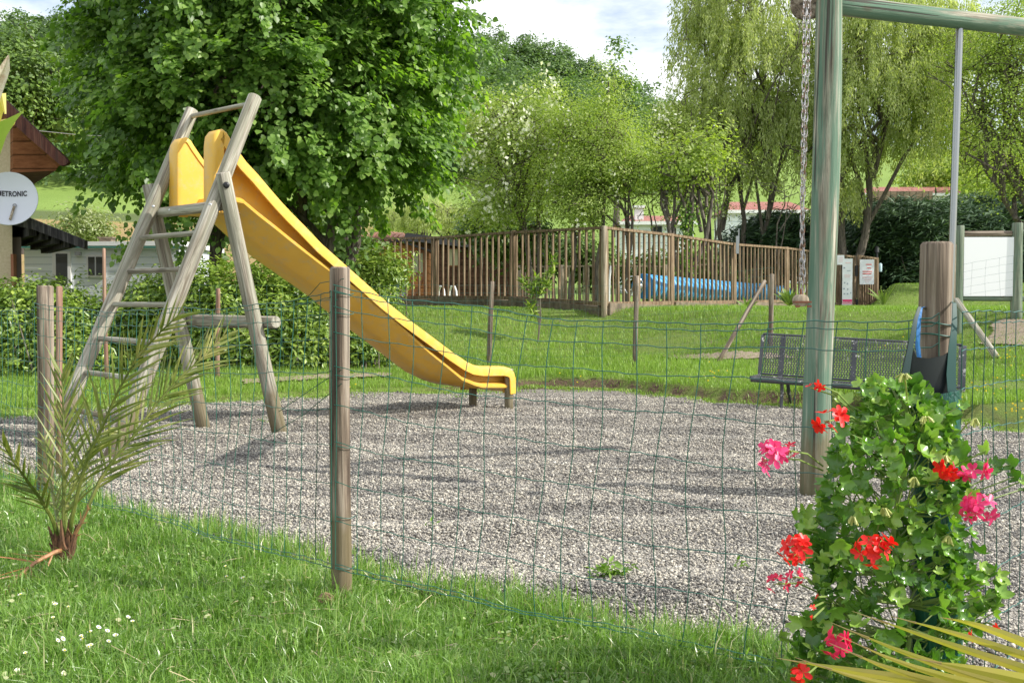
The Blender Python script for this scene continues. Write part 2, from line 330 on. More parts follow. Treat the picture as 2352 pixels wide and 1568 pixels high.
c = g.mix(mr(sx.outputs['Y'], 22, 45), near, far); band = mul(mul(mr(sx.outputs['Y'], 45, 47), mr(sx.outputs['Y'], 104, 102)), mr(sx.outputs['X'], -9, -12))
hedge_line = mul(mul(mr(sx.outputs['Y'], 102, 103), mr(sx.outputs['Y'], 110, 108)), mr(sx.outputs['X'], -9, -12))
c = g.mix(band, c, soil); c = g.mix(hedge_line, c, (.10, .13, .045))
sn = g.n('SeparateXYZ'); g.l(g.n('NewGeometry').outputs['Normal'], sn.inputs[0]); bank = mul(g.ramp(sn.outputs['Z'], [(.86, WHT), (.95, BLK)]), mr(sx.outputs['Y'], 17, 15)); c = g.mix(bank, c, g.ramp(n2, [(.3, (.07, .05, .03)), (.7, (.17, .12, .08))])); dr = mul(mul(dirt, mr(sx.outputs['Y'], 12, 13)), mr(sx.outputs['Y'], 22, 18)); c = g.mix(dr, c, (.30, .26, .14)); g.base(c); g.bump(n2, .8, .03)
xs = np.concatenate([np.arange(-260, -40, 10), np.arange(-40, -8, 1.5), np.arange(-8, 16, .22), np.arange(16, 50, 1.5), np.arange(50, 300, 10)])
ys = np.concatenate([np.arange(-4, 10, .5), np.arange(10, 15, .09), np.arange(15, 32, .35), np.arange(32, 64, 1.5), np.arange(64, 336, 5)])
V, Lp, Sz = grid(xs, ys, lambda X, Y: gz(X, Y)+np.where(Y > 10, .012*vnoise(X, Y, 2.3), 0)+np.where(Y > 60, .4*vnoise(X, Y, .08, 2), 0)-.004-np.where(inpoly(X, Y, GRAVEL), .07, 0))
tag(link('ground', mesh_np('ground', V, Lp, Sz, M['ground'], smooth=True)), kind='structure')
# gravel
GCOLS = [(0, (.11, .105, .098)), (.15, (.20, .188, .172)), (.42, (.325, .305, .268)), (.7, (.445, .41, .345)), (.88, (.55, .50, .40)), (1, (.68, .64, .56))]
m = M['gravel'] = mat('gravel', rough=.85, spec=.3); g = NG(m); pos = g.coord(kind='Position')
vo = g.n('TexVoronoi'); vo.inputs['Scale'].default_value = 75; g.l(pos, vo.inputs['Vector']); sh = g.n('SeparateColor'); g.l(vo.outputs['Color'], sh.inputs[0])
c = g.ramp(sh.outputs[0], GCOLS); c = g.mix(g.ramp(vo.outputs['Distance'], [(.35, BLK), (.75, WHT)]), c, (.10, .085, .075))
c = g.mix(.5, c, g.ramp(g.noise(pos, 1.1, 4, .6), [(.3, (.55, .53, .52)), (.65, (1.0, 1.0, 1.0))]), 'MULTIPLY'); g.base(c)
inv = g.n('Math', operation='SUBTRACT'); inv.inputs[0].default_value = 1; g.l(vo.outputs['Distance'], inv.inputs[1]); g.bump(inv.outputs[0], 1.0, .014)
def gravel_z(X, Y): return -.012+.022*vnoise(X, Y, 1.9, 1)*.6+.026*vnoise(X, Y, 4.4, 3)*.6+.012*vnoise(X, Y, 11, 5)*.6+.030*vnoise(X*.32+.2*Y, Y*1.0, 4.2, 9)
V, Lp, Sz = grid(np.arange(-8, 8, .07), np.arange(2.2, 13.6, .07), gravel_z, lambda X, Y: inpoly(X, Y, GRAVEL))
tag(link('gravel', mesh_np('gravel', V, Lp, Sz, M['gravel'], smooth=True)), kind='structure')
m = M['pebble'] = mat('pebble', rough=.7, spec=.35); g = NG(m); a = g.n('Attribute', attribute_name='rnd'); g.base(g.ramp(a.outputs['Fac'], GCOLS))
n = 640000; Yp = np.exp(RNG.uniform(np.log(2.7), np.log(12.8), n)); Xp = RNG.uniform(-.53, .53, n)*Yp; k = inpoly(Xp, Yp, GRAVEL); Xp, Yp = Xp[k], Yp[k]; n = len(Xp)
S = np.clip(RNG.lognormal(0, .38, n), .45, 2.4)*(.0033+.00024*Yp); C = np.stack([Xp, Yp, gravel_z(Xp, Yp)+S*RNG.uniform(.1, .9, n)], -1)
T = np.array([[1, 0, 0], [-.2, 1, .1], [-1, .1, 0], [.1, -1, -.1], [0, .1, .75], [.1, 0, -.7]]); F = np.array([[0, 1, 4], [1, 2, 4], [2, 3, 4], [3, 0, 4], [1, 0, 5], [2, 1, 5], [3, 2, 5], [0, 3, 5]])
nr = RNG.normal(size=(n, 3))*.5+np.array([0, 0, 1]); a_, b_, n_ = rot_from_normal(nr, RNG.uniform(0, 6.28, n)); T3 = T[None]*RNG.uniform(.7, 1.25, (n, 6, 1))
V = C[:, None]+S[:, None, None]*(T3[..., 0:1]*a_[:, None]*1.25+T3[..., 1:2]*b_[:, None]*.9+T3[..., 2:3]*n_[:, None]*.85)
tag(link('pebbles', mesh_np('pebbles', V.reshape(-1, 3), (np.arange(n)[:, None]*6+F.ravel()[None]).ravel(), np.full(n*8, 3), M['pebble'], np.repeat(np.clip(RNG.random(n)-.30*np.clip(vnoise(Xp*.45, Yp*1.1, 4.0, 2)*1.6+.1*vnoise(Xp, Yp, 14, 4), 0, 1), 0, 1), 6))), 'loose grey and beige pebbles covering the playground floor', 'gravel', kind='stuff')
# path on the lawn at right, and the strip behind the slide
M['path'] = mat('path_sand', rough=.95); g = NG(M['path']); q = g.noise(g.coord(kind='Position'), 25, 6, .7); g.base(g.ramp(q, [(.3, (.20, .15, .10)), (.7, (.33, .27, .20))])); g.bump(q, .5, .01)
def sheet(name, poly, step=.12, dz=.02, mt='path'):
    x0, x1 = min(p[0] for p in poly), max(p[0] for p in poly); y0, y1 = min(p[1] for p in poly), max(p[1] for p in poly)
    V, Lp, Sz = grid(np.arange(x0, x1, step), np.arange(y0, y1, step), lambda X, Y: gz(X, Y)+dz, lambda X, Y: inpoly(X, Y, poly))
    return tag(link(name, mesh_np(name, V, Lp, Sz, M[mt], smooth=True)), kind='structure')
def ground_hit(px, py):
    d = ray(px, py); lo = None; Y = 5.0
    while Y < 300:
        k = Y/d[1]
        if CH+d[2]*k < gzf(d[0]*k, Y): return Vector((d[0]*k, Y, gzf(d[0]*k, Y)))
        Y += .02 if Y < 30 else .3
    return Vector((d[0]*30/d[1], 30, 1))
pp = [ground_hit(*p) for p in ((2300, 737), (2276, 748), (2282, 764), (2268, 780), (2252, 792), (2352, 796), (2600, 815), (2600, 745), (2352, 737))]
sheet('path', [(p.x, p.y) for p in pp], .035)
pp = [ground_hit(*p) for p in ((1500, 819), (1600, 817), (1800, 817), (1830, 824), (1700, 826), (1560, 826))]
sheet('worn_path', [(p.x, p.y) for p in pp], .06)
pp = [ground_hit(*p) for p in ((560, 874), (760, 862), (900, 858), (900, 866), (760, 871), (560, 884))]
sheet('worn_path', [(p.x, p.y) for p in pp], .06)
# timber edging of the gravel
M['edging'] = woodmat('grey_edging_wood', (.12, .10, .08), (.25, .21, .17), (.36, .32, .27), crack=.4)
ed = thing('timber_edging', 'grey weathered timber edging boards between the lawn and the gravel', 'edging', (0, 0, 0))
for i in range(4, 11):
    a, b = GFp[i].copy(), GFp[i+1].copy(); a.z = b.z = -.006; mb = MB(); mb.beam(a-Vector((0, .02, 0)), b-Vector((0, .02, 0))-(b-a)*.01, .035, .06); mb.build('edging_board', M['edging'], ed)
# grass
M['grass'] = leafmat('grass_blades', [(.06, .13, .02), (.13, .25, .04), (.21, .36, .07), (.34, .48, .16), (.56, .54, .32)], .35, .3, (1.25, 1.45, .5), spec=.6)
M['lawn'] = leafmat('lawn_blades', [(.13, .22, .03), (.20, .32, .05), (.28, .42, .08), (.42, .46, .19)], .3, .45, (1.3, 1.5, .5))
def blades(name, P, h, wd, lean, mt, label, rnd=None, par=None, kind='stuff'):
    n = len(P); th = RNG.uniform(0, 2*PI, n); la = RNG.uniform(0, 2*PI, n); ln = np.abs(RNG.normal(0, lean, n))[:, None]
    w_ = np.stack([np.cos(th), np.sin(th), np.zeros(n)], -1)*(wd[:, None] if hasattr(wd, 'shape') else wd)/2; Ld = np.stack([np.cos(la), np.sin(la), np.zeros(n)], -1)*ln; h = h[:, None]
    up = np.array([0, 0, 1.])
    p1 = P+(up*.55+Ld*.25)*h; p2 = P+(up*(1-.25*ln)+Ld)*h
    V = np.stack([P-w_, P+w_, p1-w_*.8, p1+w_*.8, p2], 1); lp = (np.arange(n)[:, None]*5+np.array([0, 1, 3, 2, 2, 3, 4])[None]).ravel()
    if rnd is None: rnd = RNG.random(n)
    o = link(name, mesh_np(name, V.reshape(-1, 3), lp, np.tile([4, 3], n), M[mt], np.repeat(rnd, 5)), par)
    if par is None: tag(o, label, 'grass', kind=kind)
    return o
fe = np.array([(p.x, p.y) for p in GFp]); 
def front_edge_y(X): return np.interp(X, fe[:, 0], fe[:, 1])
n = 230000; Yp = np.exp(RNG.uniform(np.log(2.5), np.log(7.4), n)); Xp = RNG.uniform(-.56, .56, n)*Yp; e = front_edge_y(Xp); dd = e-Yp
k = (dd > -.05+.09*vnoise(Xp, Yp, 7)) & ((dd > .12) | (RNG.random(n) < .75)); Xp, Yp, dd = Xp[k], Yp[k], dd[k]; n = len(Xp)
pat = .5+.5*vnoise(Xp, Yp, 6, 4); h = RNG.uniform(.025, .085, n)*(.55+.85*pat)*(1+.35*np.exp(-np.maximum(dd, 0)/.2)); 
tall = RNG.random(n) < .03; h = np.where(tall, h*1.7, h)
rn = np.clip(RNG.beta(2.4, 2.4, n)*.78+.2*(.5+.5*vnoise(Xp, Yp, 3, 8))-.08, 0, 1); rn = np.where(RNG.random(n) < .05, 1.0, rn)
blades('grass', np.stack([Xp, Yp, np.full(n, -.006)], -1), h, RNG.uniform(.0022, .0062, n), .85, 'grass', 'long green grass growing in the foreground before the wire fence', rn)
n = 9000; cx_ = RNG.integers(0, 90, n); Yc_ = np.exp(RNG.uniform(np.log(2.8), np.log(6), 90)); Xc_ = RNG.uniform(-.5, .45, 90)*Yc_; Xp = Xc_[cx_]+RNG.normal(0, .09, n); Yp = Yc_[cx_]+RNG.normal(0, .09, n); k = Yp < front_edge_y(Xp)-.05; Xp, Yp = Xp[k], Yp[k]; n = len(Xp)
tag(link('clover', leaves_mesh('clover', np.stack([Xp, Yp, RNG.uniform(.01, .045, n)], -1), RNG.uniform(.008, .02, n), RNG.normal(size=(n, 3))*.45+[0, 0, 1], M['grass'], LEAF_BROAD)), 'small clover leaves growing among the foreground grass', 'clover', kind='stuff')
n = 380; Yp = np.exp(RNG.uniform(np.log(2.7), np.log(7), n)); Xp = RNG.uniform(-.5, .5, n)*Yp; D_ = RNG.normal(size=(n, 3))*[1, .6, .15]
M['straw'] = mat('straw', (.55, .46, .28), .7); mbs = MB()
for x, y, d_ in zip(Xp, Yp, D_):
    v = Vector(d_).normalized()*random.uniform(.03, .12); z = .03 if y < front_edge_y(x) else float(gravel_z(x, y))+.012
    if y < front_edge_y(x)+.9*random.random()**2: mbs.tube([Vector((x, y, z)), Vector((x, y, z))+v*.5+Vector((0, 0, .003)), Vector((x, y, z))+v], .0011, 3, cap=False)
tag(mbs.build('dry_straw', M['straw']), 'dry straw stalks lying loose in the grass and on the gravel edge', 'straw', kind='stuff')
# stray tufts in the gravel near the edge
n = 5200; t_ = RNG.random(n); Xc = RNG.uniform(-2.9, 1.4, 320); ci = RNG.integers(0, 320, n); Xp = Xc[ci]+RNG.normal(0, .02, n); Yp = front_edge_y(Xp)+np.abs(RNG.normal(0, .11, 320))[ci]+RNG.normal(0, .015, n)
blades('grass_tufts', np.stack([Xp, Yp, gravel_z(Xp, Yp)], -1), RNG.uniform(.03, .13, n)*RNG.uniform(.4, 1.2, 320)[ci], RNG.uniform(.0025, .005, n), .6, 'grass', 'thin grass tufts sprouting through the near edge of the gravel')
# lawn behind
def lawn_pts(n, x0, x1, y0, y1):
    Yp = np.exp(RNG.uniform(np.log(y0), np.log(y1), n)); Xp = RNG.uniform(x0, x1, n)*Yp/15; px = 1176+FPX*Xp/Yp; yb = 2625/(np.interp(px, BX, BY)-700)
    k = Yp > yb-.1+.12*vnoise(Xp, Yp, 5)+RNG.normal(0, .05, n); return Xp[k], Yp[k], yb[k]
Xp, Yp, yb = lawn_pts(330000, -8, 8.2, 10, 31); n = len(Xp); pat = .5+.5*vnoise(Xp, Yp, 1.7, 5)
patch = (vnoise(Xp, Yp, 1.1, 11) > .62) & (RNG.random(n) < .75); Xp, Yp, yb, pat = Xp[~patch], Yp[~patch], yb[~patch], pat[~patch]; n = len(Xp)
h = RNG.uniform(.02, .065, n)*(.5+.95*pat)*np.where((Yp > 13.8) & (Yp < 18.6) & (Xp < 4), 1.6, 1)
kb = (Yp-yb < .14) & (RNG.random(n) < .5); h = np.where(kb, h*.4, h); h = np.where((Yp-yb > .12) & (Yp-yb < .4), h*1.7, h)
blades('lawn_grass', np.stack([Xp, Yp, gz(Xp, Yp)-.004], -1), h, RNG.uniform(.005, .011, n), .6, 'lawn', 'green lawn and rough grass bank beyond the gravel', np.clip(.05+.45*RNG.random(n)+.45*(.5+.5*vnoise(Xp, Yp, .9, 3))*pat, 0, 1))
n = 9000; px = RNG.uniform(-50, 2400, n); yb = 2625/(np.interp(px, BX, BY)-700); cl = RNG.integers(0, 200, n); Yp = yb-np.abs(RNG.normal(0, .16, n))*(RNG.random(200)[cl]*1.6); Xp = (px-1176)/FPX*Yp
blades('creeping_weeds', np.stack([Xp, Yp, gravel_z(Xp, Yp)], -1), RNG.uniform(.015, .05, n), RNG.uniform(.006, .012, n), .9, 'lawn', 'low weeds creeping from the lawn edge over the gravel')
# buttercups
M['buttercup'] = mat('buttercup_yellow', (.8, .6, .02), .5)
cen = []
for (x, y, s, q) in ((1630, 868, 60, 10), (1920, 905, 50, 3), (2260, 900, 80, 18), (2320, 840, 50, 8), (2310, 960, 60, 14), (1320, 880, 60, 4), (790, 895, 60, 6), (2060, 800, 80, 6)):
    for _ in range(q): cen.append(ground_hit(x+random.gauss(0, s*.5), y+random.gauss(0, 12))+Vector((0, 0, .06)))
mb = MB()
for c_ in cen: mb.tube([c_, c_+Vector((0, 0, .012))], .009, 5)
tag(mb.build('buttercups', M['buttercup']), 'tiny yellow buttercups sprinkled over the lawn by the bench', 'flowers', kind='stuff')
# ================================================================== SLIDE
U = (math.cos(math.radians(44)), math.sin(math.radians(44))); VV = (U[1], -U[0]); P1 = gp(1173, 937)
def SW(s, t, z): return Vector((P1.x+U[0]*s+VV[0]*t, P1.y+U[1]*s+VV[1]*t, z))
def SP(px, py, t): return plane_sz(px, py, (P1.x+VV[0]*t, P1.y+VV[1]*t), U)
def SPW(px, py, t): s, z = SP(px, py, t); return SW(s, t, z)
slide = thing('playground_slide', 'yellow fibreglass slide on a grey log frame with ladder', 'slide', SW(-2.4, -.3, 0))
WD = .74
rimpx = [(473, 482), (472.5, 400), (473, 335), (478, 314), (489, 302), (502, 299), (514, 306), (525, 320), (545, 346), (567, 372), (595, 402), (620, 432), (646, 462), (672, 490), (700, 518), (740, 560), (777, 593), (830, 640), (883, 688), (935, 730), (988, 769), (1041, 809), (1072, 830), (1090, 839), (1109, 842), (1140, 842), (1160, 842), (1173, 846), (1181, 854), (1185, 868), (1186, 903)]
rim = [SP(x, y, float(np.interp(i, (2, 9), (-.10, .02)))) for i, (x, y) in enumerate(rimpx)]
SEC = [(-.14, .04), (-.14, .008), (-.135, .0), (-.125, -.004), (.0, -.004), (.015, .001), (.025, .009), (.03, .02), (.03, .09), (.019, .092), (.014, .03), (-.11, .03), (-.125, .04)]
def side_ring(i, mirror):
    a = rim[max(i-1, 0)]; b = rim[min(i+1, len(rim)-1)]; tx, tz = b[0]-a[0], b[1]-a[1]; l = math.hypot(tx, tz); tx /= l; tz /= l
    nx, nz = tz, -tx          # points to the inside of the arch (below the rim)
    r = []
    for (t, dn) in SEC: r.append(SW(rim[i][0]+nx*dn, (-WD+.02-t) if mirror else t, rim[i][1]+nz*dn))
    return r
ridge = [(528, 470), (537, 455), (560, 460), (593, 488), (634, 520), (672, 551), (725, 592), (775, 629), (820, 661), (883, 714), (935, 759), (988, 806), (1030, 840), (1062, 867), (1093, 880), (1109, 884), (1140, 884), (1172, 884)]
bott = [(500, 484), (505, 486), (535, 510), (567, 540), (600, 568), (632, 594), (680, 628), (727, 661), (767, 690), (830, 745), (883, 783), (940, 828), (978, 857), (1020, 877), (1068, 887), (1095, 892), (1135, 895), (1172, 900)]
ridge = [SP(x, y, -.01) for x, y in ridge]; bott = [SP(x, y, -.19) for x, y in bott]
mb = MB()
for mir in (0, 1):
    rings = [side_ring(i, mir) for i in range(len(rim))]
    if mir: rings = [list(reversed(r)) for r in rings]
    mb.loft(rings)
    # wall plate between rim and floor
    rs = [(s, z) for s, z in rim[2:27]]; ts = sorted(rs); N_ = 46; s0, s1 = rim[0][0]+.02, rim[-1][0]-.03; st = []
    fr = sorted([(rim[0][0], 1.80), (ridge[0][0]-.05, 1.80)]+ridge+[(.1, ridge[-1][1])]); fx = [p[0] for p in fr]; fz = [p[1] for p in fr]; tx_ = [p[0] for p in ts]; tz_ = [p[1] for p in ts]
    ta, tb = (-.13, -.115) if not mir else (-WD+.02+.115, -WD+.02+.13)
    for i in range(N_+1):
        s = s0+(s1-s0)*i/N_; zt = float(np.interp(s, tx_, tz_))-.018; zb = float(np.interp(s, fx, fz))-.01
        st.append([SW(s, ta, zb), SW(s, tb, zb), SW(s, tb, zt), SW(s, ta, zt)])
    mb.loft(st, smooth=False)
# body (shoulder, flank, underside, sliding floor)
rings = []
for (rs_, rz), (bs, bz) in zip(ridge, bott):
    rr = [(-.12, rs_, rz+.03), (-.06, rs_, rz+.022), (-.022, rs_, rz+.008), (-.004, rs_, rz-.008), (-.006, rs_-.004, rz-.026), (-.10, (rs_+bs)/2, (rz+bz)/2-.012), (-.18, bs, bz+.016), (-.22, bs, bz)]
    near_ = [SW(s, t, z) for t, s, z in rr]; far_ = [SW(s, -WD+.02-t, z) for t, s, z in reversed(rr)]
    rings.append(near_+far_)
mb.loft(rings, smooth=True)
mb.box(SW(rim[0][0]+.16, -WD/2+.01, 1.812), (.34, WD-.2, .02), Matrix.Rotation(math.radians(44), 3, 'Z'))
lipz = ridge[-1][1]; pr = [(.0, lipz), (.045, lipz-.004), (.075, lipz-.03), (.082, .17), (.06, .17), (.05, lipz-.05), (0, lipz-.03)]
ra = [[SW(s, t, z) for s, z in pr] for t in (-.1, -WD+.12)]; mb.loft(ra, smooth=False)
chute = mb.build('chute', M['yellow'], slide)
# bead and bottom strip on the panels
mb = MB()
for t in (-.122, -WD+.142): 
    pass
mb.box(SW(rim[0][0]+.19, -WD+.02+.118, 1.835), (.40, .022, .055), Matrix.Rotation(math.radians(44), 3, 'Z'))
mb.build('panel_edge', M['yellow'], chute)
RF = gp(262, 1040); LF = gp(126, 1003); RT = SPW(588, 222, .17); LT = SPW(443, 252, -.77)
LGF, LGT = gp(642, 995), SPW(513, 402, .36); LHF, LHT = gp(466, 975), SPW(341, 424, -.93)
dn = lambda a, b, k=.06: a+(a-b).normalized()*k
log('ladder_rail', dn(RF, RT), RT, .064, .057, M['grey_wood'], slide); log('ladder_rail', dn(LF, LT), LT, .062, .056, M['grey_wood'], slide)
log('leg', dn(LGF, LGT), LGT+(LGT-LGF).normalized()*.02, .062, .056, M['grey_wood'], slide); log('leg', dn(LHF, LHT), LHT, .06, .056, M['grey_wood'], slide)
CI = cam.matrix_world.copy()
def proj(p):
    d = Vector(p)-Vector((0, 0, CH)); c, s = math.cos(PITCH), math.sin(PITCH); yy = d.y*c-d.z*s; zz = d.y*s+d.z*c
    return 1176+FPX*d.x/yy, 784-FPX*zz/yy
def fr_at(a, b, y):
    lo, hi = 0., 1.
    for _ in range(30):
        m_ = (lo+hi)/2
        if proj(a.lerp(b, m_))[1] > y: lo = m_
        else: hi = m_
    return lo
for i, y in enumerate((268, 547, 624, 699, 777, 854, 938)):
    f = fr_at(LF, LT, y); log('handle_bar' if i == 0 else 'rung', LF.lerp(LT, f), RF.lerp(RT, f), .021, .021, M['grey_wood'], slide, n=12, seg=4)
f = fr_at(LF, LT, 488); off = Vector((U[0], U[1], 0))*.07; log('platform_beam', LF.lerp(LT, f)+off, RF.lerp(RT, f)+off, .042, .042, M['grey_wood'], slide, n=14, seg=4)
f2 = fr_at(LHF, LHT, 737); f1 = fr_at(LGF, LGT, 740); a, b = LHF.lerp(LHT, f2), LGF.lerp(LGT, f1); off = Vector((-U[0], -U[1], 0))*-.1
log('crossbar', a+off-(b-a)*.02, b+off+(b-a).normalized()*.12, .055, .05, M['grey_wood'], slide)
for t, s, h in ((-.02, 0, .40), (-.58, 0, .18)): log('foot_post', SW(s, t, -.05), SW(s, t, h), .043, .043, M['grey_wood'], slide, n=16, seg=4)
def bolt(p, r, name='bolt'):
    d = (Vector((0, 0, CH))-Vector(p)).normalized(); mb = MB(); pts = [Vector(p)-d*r, Vector(p)+d*r*.1, Vector(p)+d*r*.6]; mb.tube(pts, [r, r, r*.45], 10); mb.build(name, M['steel'] if name == 'bolt' else M['black'], slide)
q = LGF.lerp(LGT, fr_at(LGF, LGT, 427)); bolt(q+Vector((.02, -.057, 0)), .026, 'bolt_cap')
q = RF.lerp(RT, fr_at(RF, RT, 472)); bolt(q+Vector((-.0, -.06, 0)), .014)
q = LF.lerp(LT, fr_at(LF, LT, 476)); bolt(q+Vector((.03, -.055, 0)), .014)
for x, y in ((387, 483), (431, 479)): s, z = SP(x, y, -.52); bolt(SW(s, -.50, z), .011)
# ================================================================== FRONT WIRE FENCE
PA, PB, PC = gp(105, 1139), gp(790, 1375), gp(2153, 1605); PZ = PA+(PA-PB)*1.0; PD = PC+Vector((2.2, 2.6, 0))
def wire_mesh(mb, segs, rows, sp, r, zt0, amp, n=3, shear=0.0, seed=0, sides=(0, 0)):
    for si, (a, b, ta, tb, sag, *bot) in enumerate(segs):
        ba, bb = bot if bot else (.02, .02)
        Ln = (b-a).xy.length; d = (b-a)/Ln; nrm = Vector((-d.y, d.x, 0)); m_ = max(2, int(Ln/sp))
        def pt(s, fz):
            top = ta+(tb-ta)*s/Ln-sag*math.sin(PI*min(1, max(0, s/Ln)))**.6; e = math.sin(PI*s/Ln)
            z = top*(1-fz)+(ba+(bb-ba)*s/Ln)*fz; k = e**.4 if e > 0 else 0
            z += amp*(math.sin(s*5.1+fz*7+seed)+.7*math.sin(s*11.3+fz*13+si))*k*.6*(1 if fz < 1 else .5)
            ds = (shear*(1-fz)*k+amp*1.2*math.sin(s*7+fz*9+si*2)*k); dn_ = amp*1.5*math.sin(s*3+fz*4)*k
            p = a+d*(s+ds)+nrm*(dn_-.05); return Vector((p.x, p.y, gzf(p.x, p.y)+z if a.y > 10 else z))
        for fz in rows:
            pts = []
            for i in range(m_*3+1):
                s = Ln*i/(m_*3); p = pt(s, fz); p.z += .0022*math.sin(i*2.1)*(1 if i % 3 else -1); pts.append(p)
            mb.tube(pts, r*(1.15 if fz in (0, rows[-1]) else 1), n, cap=False)
        for i in range(m_+1):
            s = Ln*i/m_+(random.uniform(-.012, .012)); fl = [j/11 for j in range(12)]; mb.tube([pt(s, f) for f in fl], r, n, cap=False)
ff = thing('wire_fence', 'green plastic coated wire fence running across the foreground', 'fence', (PB.x, PB.y, 0))
mb = MB(); ROWS = [0, .02, .075, .165, .285, .42, .55, .69, .83, .985, 1.0]
wire_mesh(mb, [(PZ, PA, 1.0, 1.02, .0, .04, .04), (PA, PB, 1.06, 1.10, .055, .05, .12), (PB, PC, 1.12, 1.03, .07, .12, .0)], ROWS, .098, .0017, 1.05, .011, shear=.06)
mb.build('wire_netting', M['wire'], ff); mb = MB()
wire_mesh(mb, [(PC, PD, 1.03, 1.02, .0)], [0, .03, .10, .2, .32, .44, .57, .72, .86, 1.0], .105, .0017, 1.03, .01)
mb.build('wire_netting', M['wire'], ff)
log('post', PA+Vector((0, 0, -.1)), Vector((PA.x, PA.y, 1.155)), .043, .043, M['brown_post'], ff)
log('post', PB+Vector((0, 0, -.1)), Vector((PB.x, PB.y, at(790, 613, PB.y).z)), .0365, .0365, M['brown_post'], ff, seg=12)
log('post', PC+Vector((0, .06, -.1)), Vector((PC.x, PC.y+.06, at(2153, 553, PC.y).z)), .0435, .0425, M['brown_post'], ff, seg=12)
# loose wire ends wound round the middle post
mb = MB()
for (x0, y0, x1, y1, x2, y2) in ((700, 690, 735, 650, 790, 640), (640, 945, 720, 890, 785, 848), (600, 1010, 700, 950, 785, 880), (690, 700, 740, 690, 775, 688)):
    p = [at(x0, y0, PB.y+.12), at(x1, y1, PB.y+.04), at(x2, y2, PB.y-.045)]; mb.tube(p, .0016, 3); mb.build('tie_wire', M['wire'], ff); mb = MB()
for z in (1.02, 1.09, .8, .55, .3, .12):
    mb.tube([PB+Vector((math.cos(a)*.040, math.sin(a)*.040, z+.004*math.sin(a*2))) for a in [PI*i/9+PI for i in range(10)]], .0016, 4); mb.build('tie_wire', M['wire'], ff); mb = MB()
for z in (1.0, .97):
    mb.tube([PC+Vector((math.cos(a)*.047, .06+math.sin(a)*.047, z+.004*math.sin(a*2))) for a in [PI*i/9+PI for i in range(10)]], .0018, 4); mb.build('tie_wire', M['wire'], ff); mb = MB()
st = gp(141, 1090); o = thing('wooden_stake', 'thin reddish wooden stake standing just right of the left fence post', 'stake', st)
log('shaft', st-Vector((0, 0, .1)), Vector((st.x, st.y, at(141, 657, st.y).z)), .021, .019, M['red_post'], o, n=12)
# ================================================================== BACK WIRE FENCE
def gnd(px, Y): x = (px-1176)/FPX*Y; return Vector((x, Y, gzf(x, Y)))
bf = thing('wire_fence', 'old low wire fence with slim wooden posts behind the slide', 'fence', gnd(1122, 15.6))
B = {}
for nm, px, yt, Y, r, mt in (('a', 500, 662, 13.2, .028, 'red_post'), ('b', 1122, 646, 15.3, .036, 'brown_post'), ('c', 1461, 633, 15.0, .036, 'brown_post'), ('d', 1772, 629, 15.2, .036, 'brown_post'), ('e', 2190, 560, 14.0, .03, 'brown_post')):
    p = gnd(px, Y); B[nm] = p; log('post', p-Vector((0, 0, .08)), Vector((p.x+(.05 if nm == 'b' else 0), p.y, at(px, yt, Y).z)), r, r*.9, M[mt], bf, n=14)
log('brace', gnd(1652, 14.6), at(1757, 645, 15.1), .03, .03, M['brown_post'], bf, n=12)
log('brace', gnd(2290, 13.0), at(2196, 688, 13.8), .042, .038, M['grey_wood'], bf, n=12)
mb = MB(); rws = [0, .1, .2, .3, .4, .5, .6, .7, .8, .9, 1]
def wseg(a, b, ta, tb, sp=.11): wire_mesh(mb, [(a, b, ta, tb, 0)], rws, sp, .0011, 1, .008)
wseg(gnd(-300, 13.4), B['a'], 1.12, 1.12, .2); wseg(B['a'], B['b'], 1.12, 1.1, .2); wseg(B['b'], B['c'], 1.1, 1.1, .16); wseg(B['c'], B['d'], 1.1, 1.1, .16); wseg(gnd(2196, 14), gnd(2600, 13.5), 1.0, 1.0, .16)
mb.build('wire_netting', M['wire_far'], bf)
st = gnd(243, 13.0); o = thing('wooden_stake', 'pale pointed wooden stake in front of the mobile home', 'stake', st); log('shaft', st, Vector((st.x, st.y, at(243, 570, 13).z)), .026, .02, M['red_post'], o, n=10)
#==PART3==
# ================================================================== SWING FRAME, CHAIN, CLIMBING POLE
sb = gp(1876, 1128); sw = thing('swing_set', 'tall greenish log post and crossbeam of the swing frame', 'swing', sb)
log('post', sb-Vector((0, 0, .1)), at(1904, -110, sb.y+.12), .081, .072, M['green_wood'], sw, n=28, seg=14, rough=.05)
b0 = at(1915, 10, sb.y+.12); Y = 5.5
while at(2352, 64, Y).z > b0.z: Y += .01
Y = 5.9
while CH+ray(2352, 64)[2]*Y/ray(2352, 64)[1] < b0.z: Y += .005
b1 = at(2352, 64, Y); log('crossbeam', b0, b0+(b1-b0)*1.9, .056, .054, M['green_wood'], sw, seg=14, rough=.04)
log('beam_end', at(1853, 10, sb.y+.12), at(1893, 10, sb.y+1.5), .088, .085, M['brown_post'], sw)
bm_y = b0.y+(b1.y-b0.y)*(2204-1915)/(2352-1915)
cp = thing('climbing_pole', 'shiny metal climbing pole hanging straight from the log beam', 'pole', gp(2176, 1130))
pt_, pb_ = at(2204, 66, bm_y), at(2187, 560, bm_y-.02); pe = pt_+(pb_-pt_)*((pt_.z+.02)/(pt_.z-pb_.z))
mb = MB(); mb.tube([pt_, pb_, pe], .021, 14); mb.build('tube', M['galv'], cp)
mb = MB()
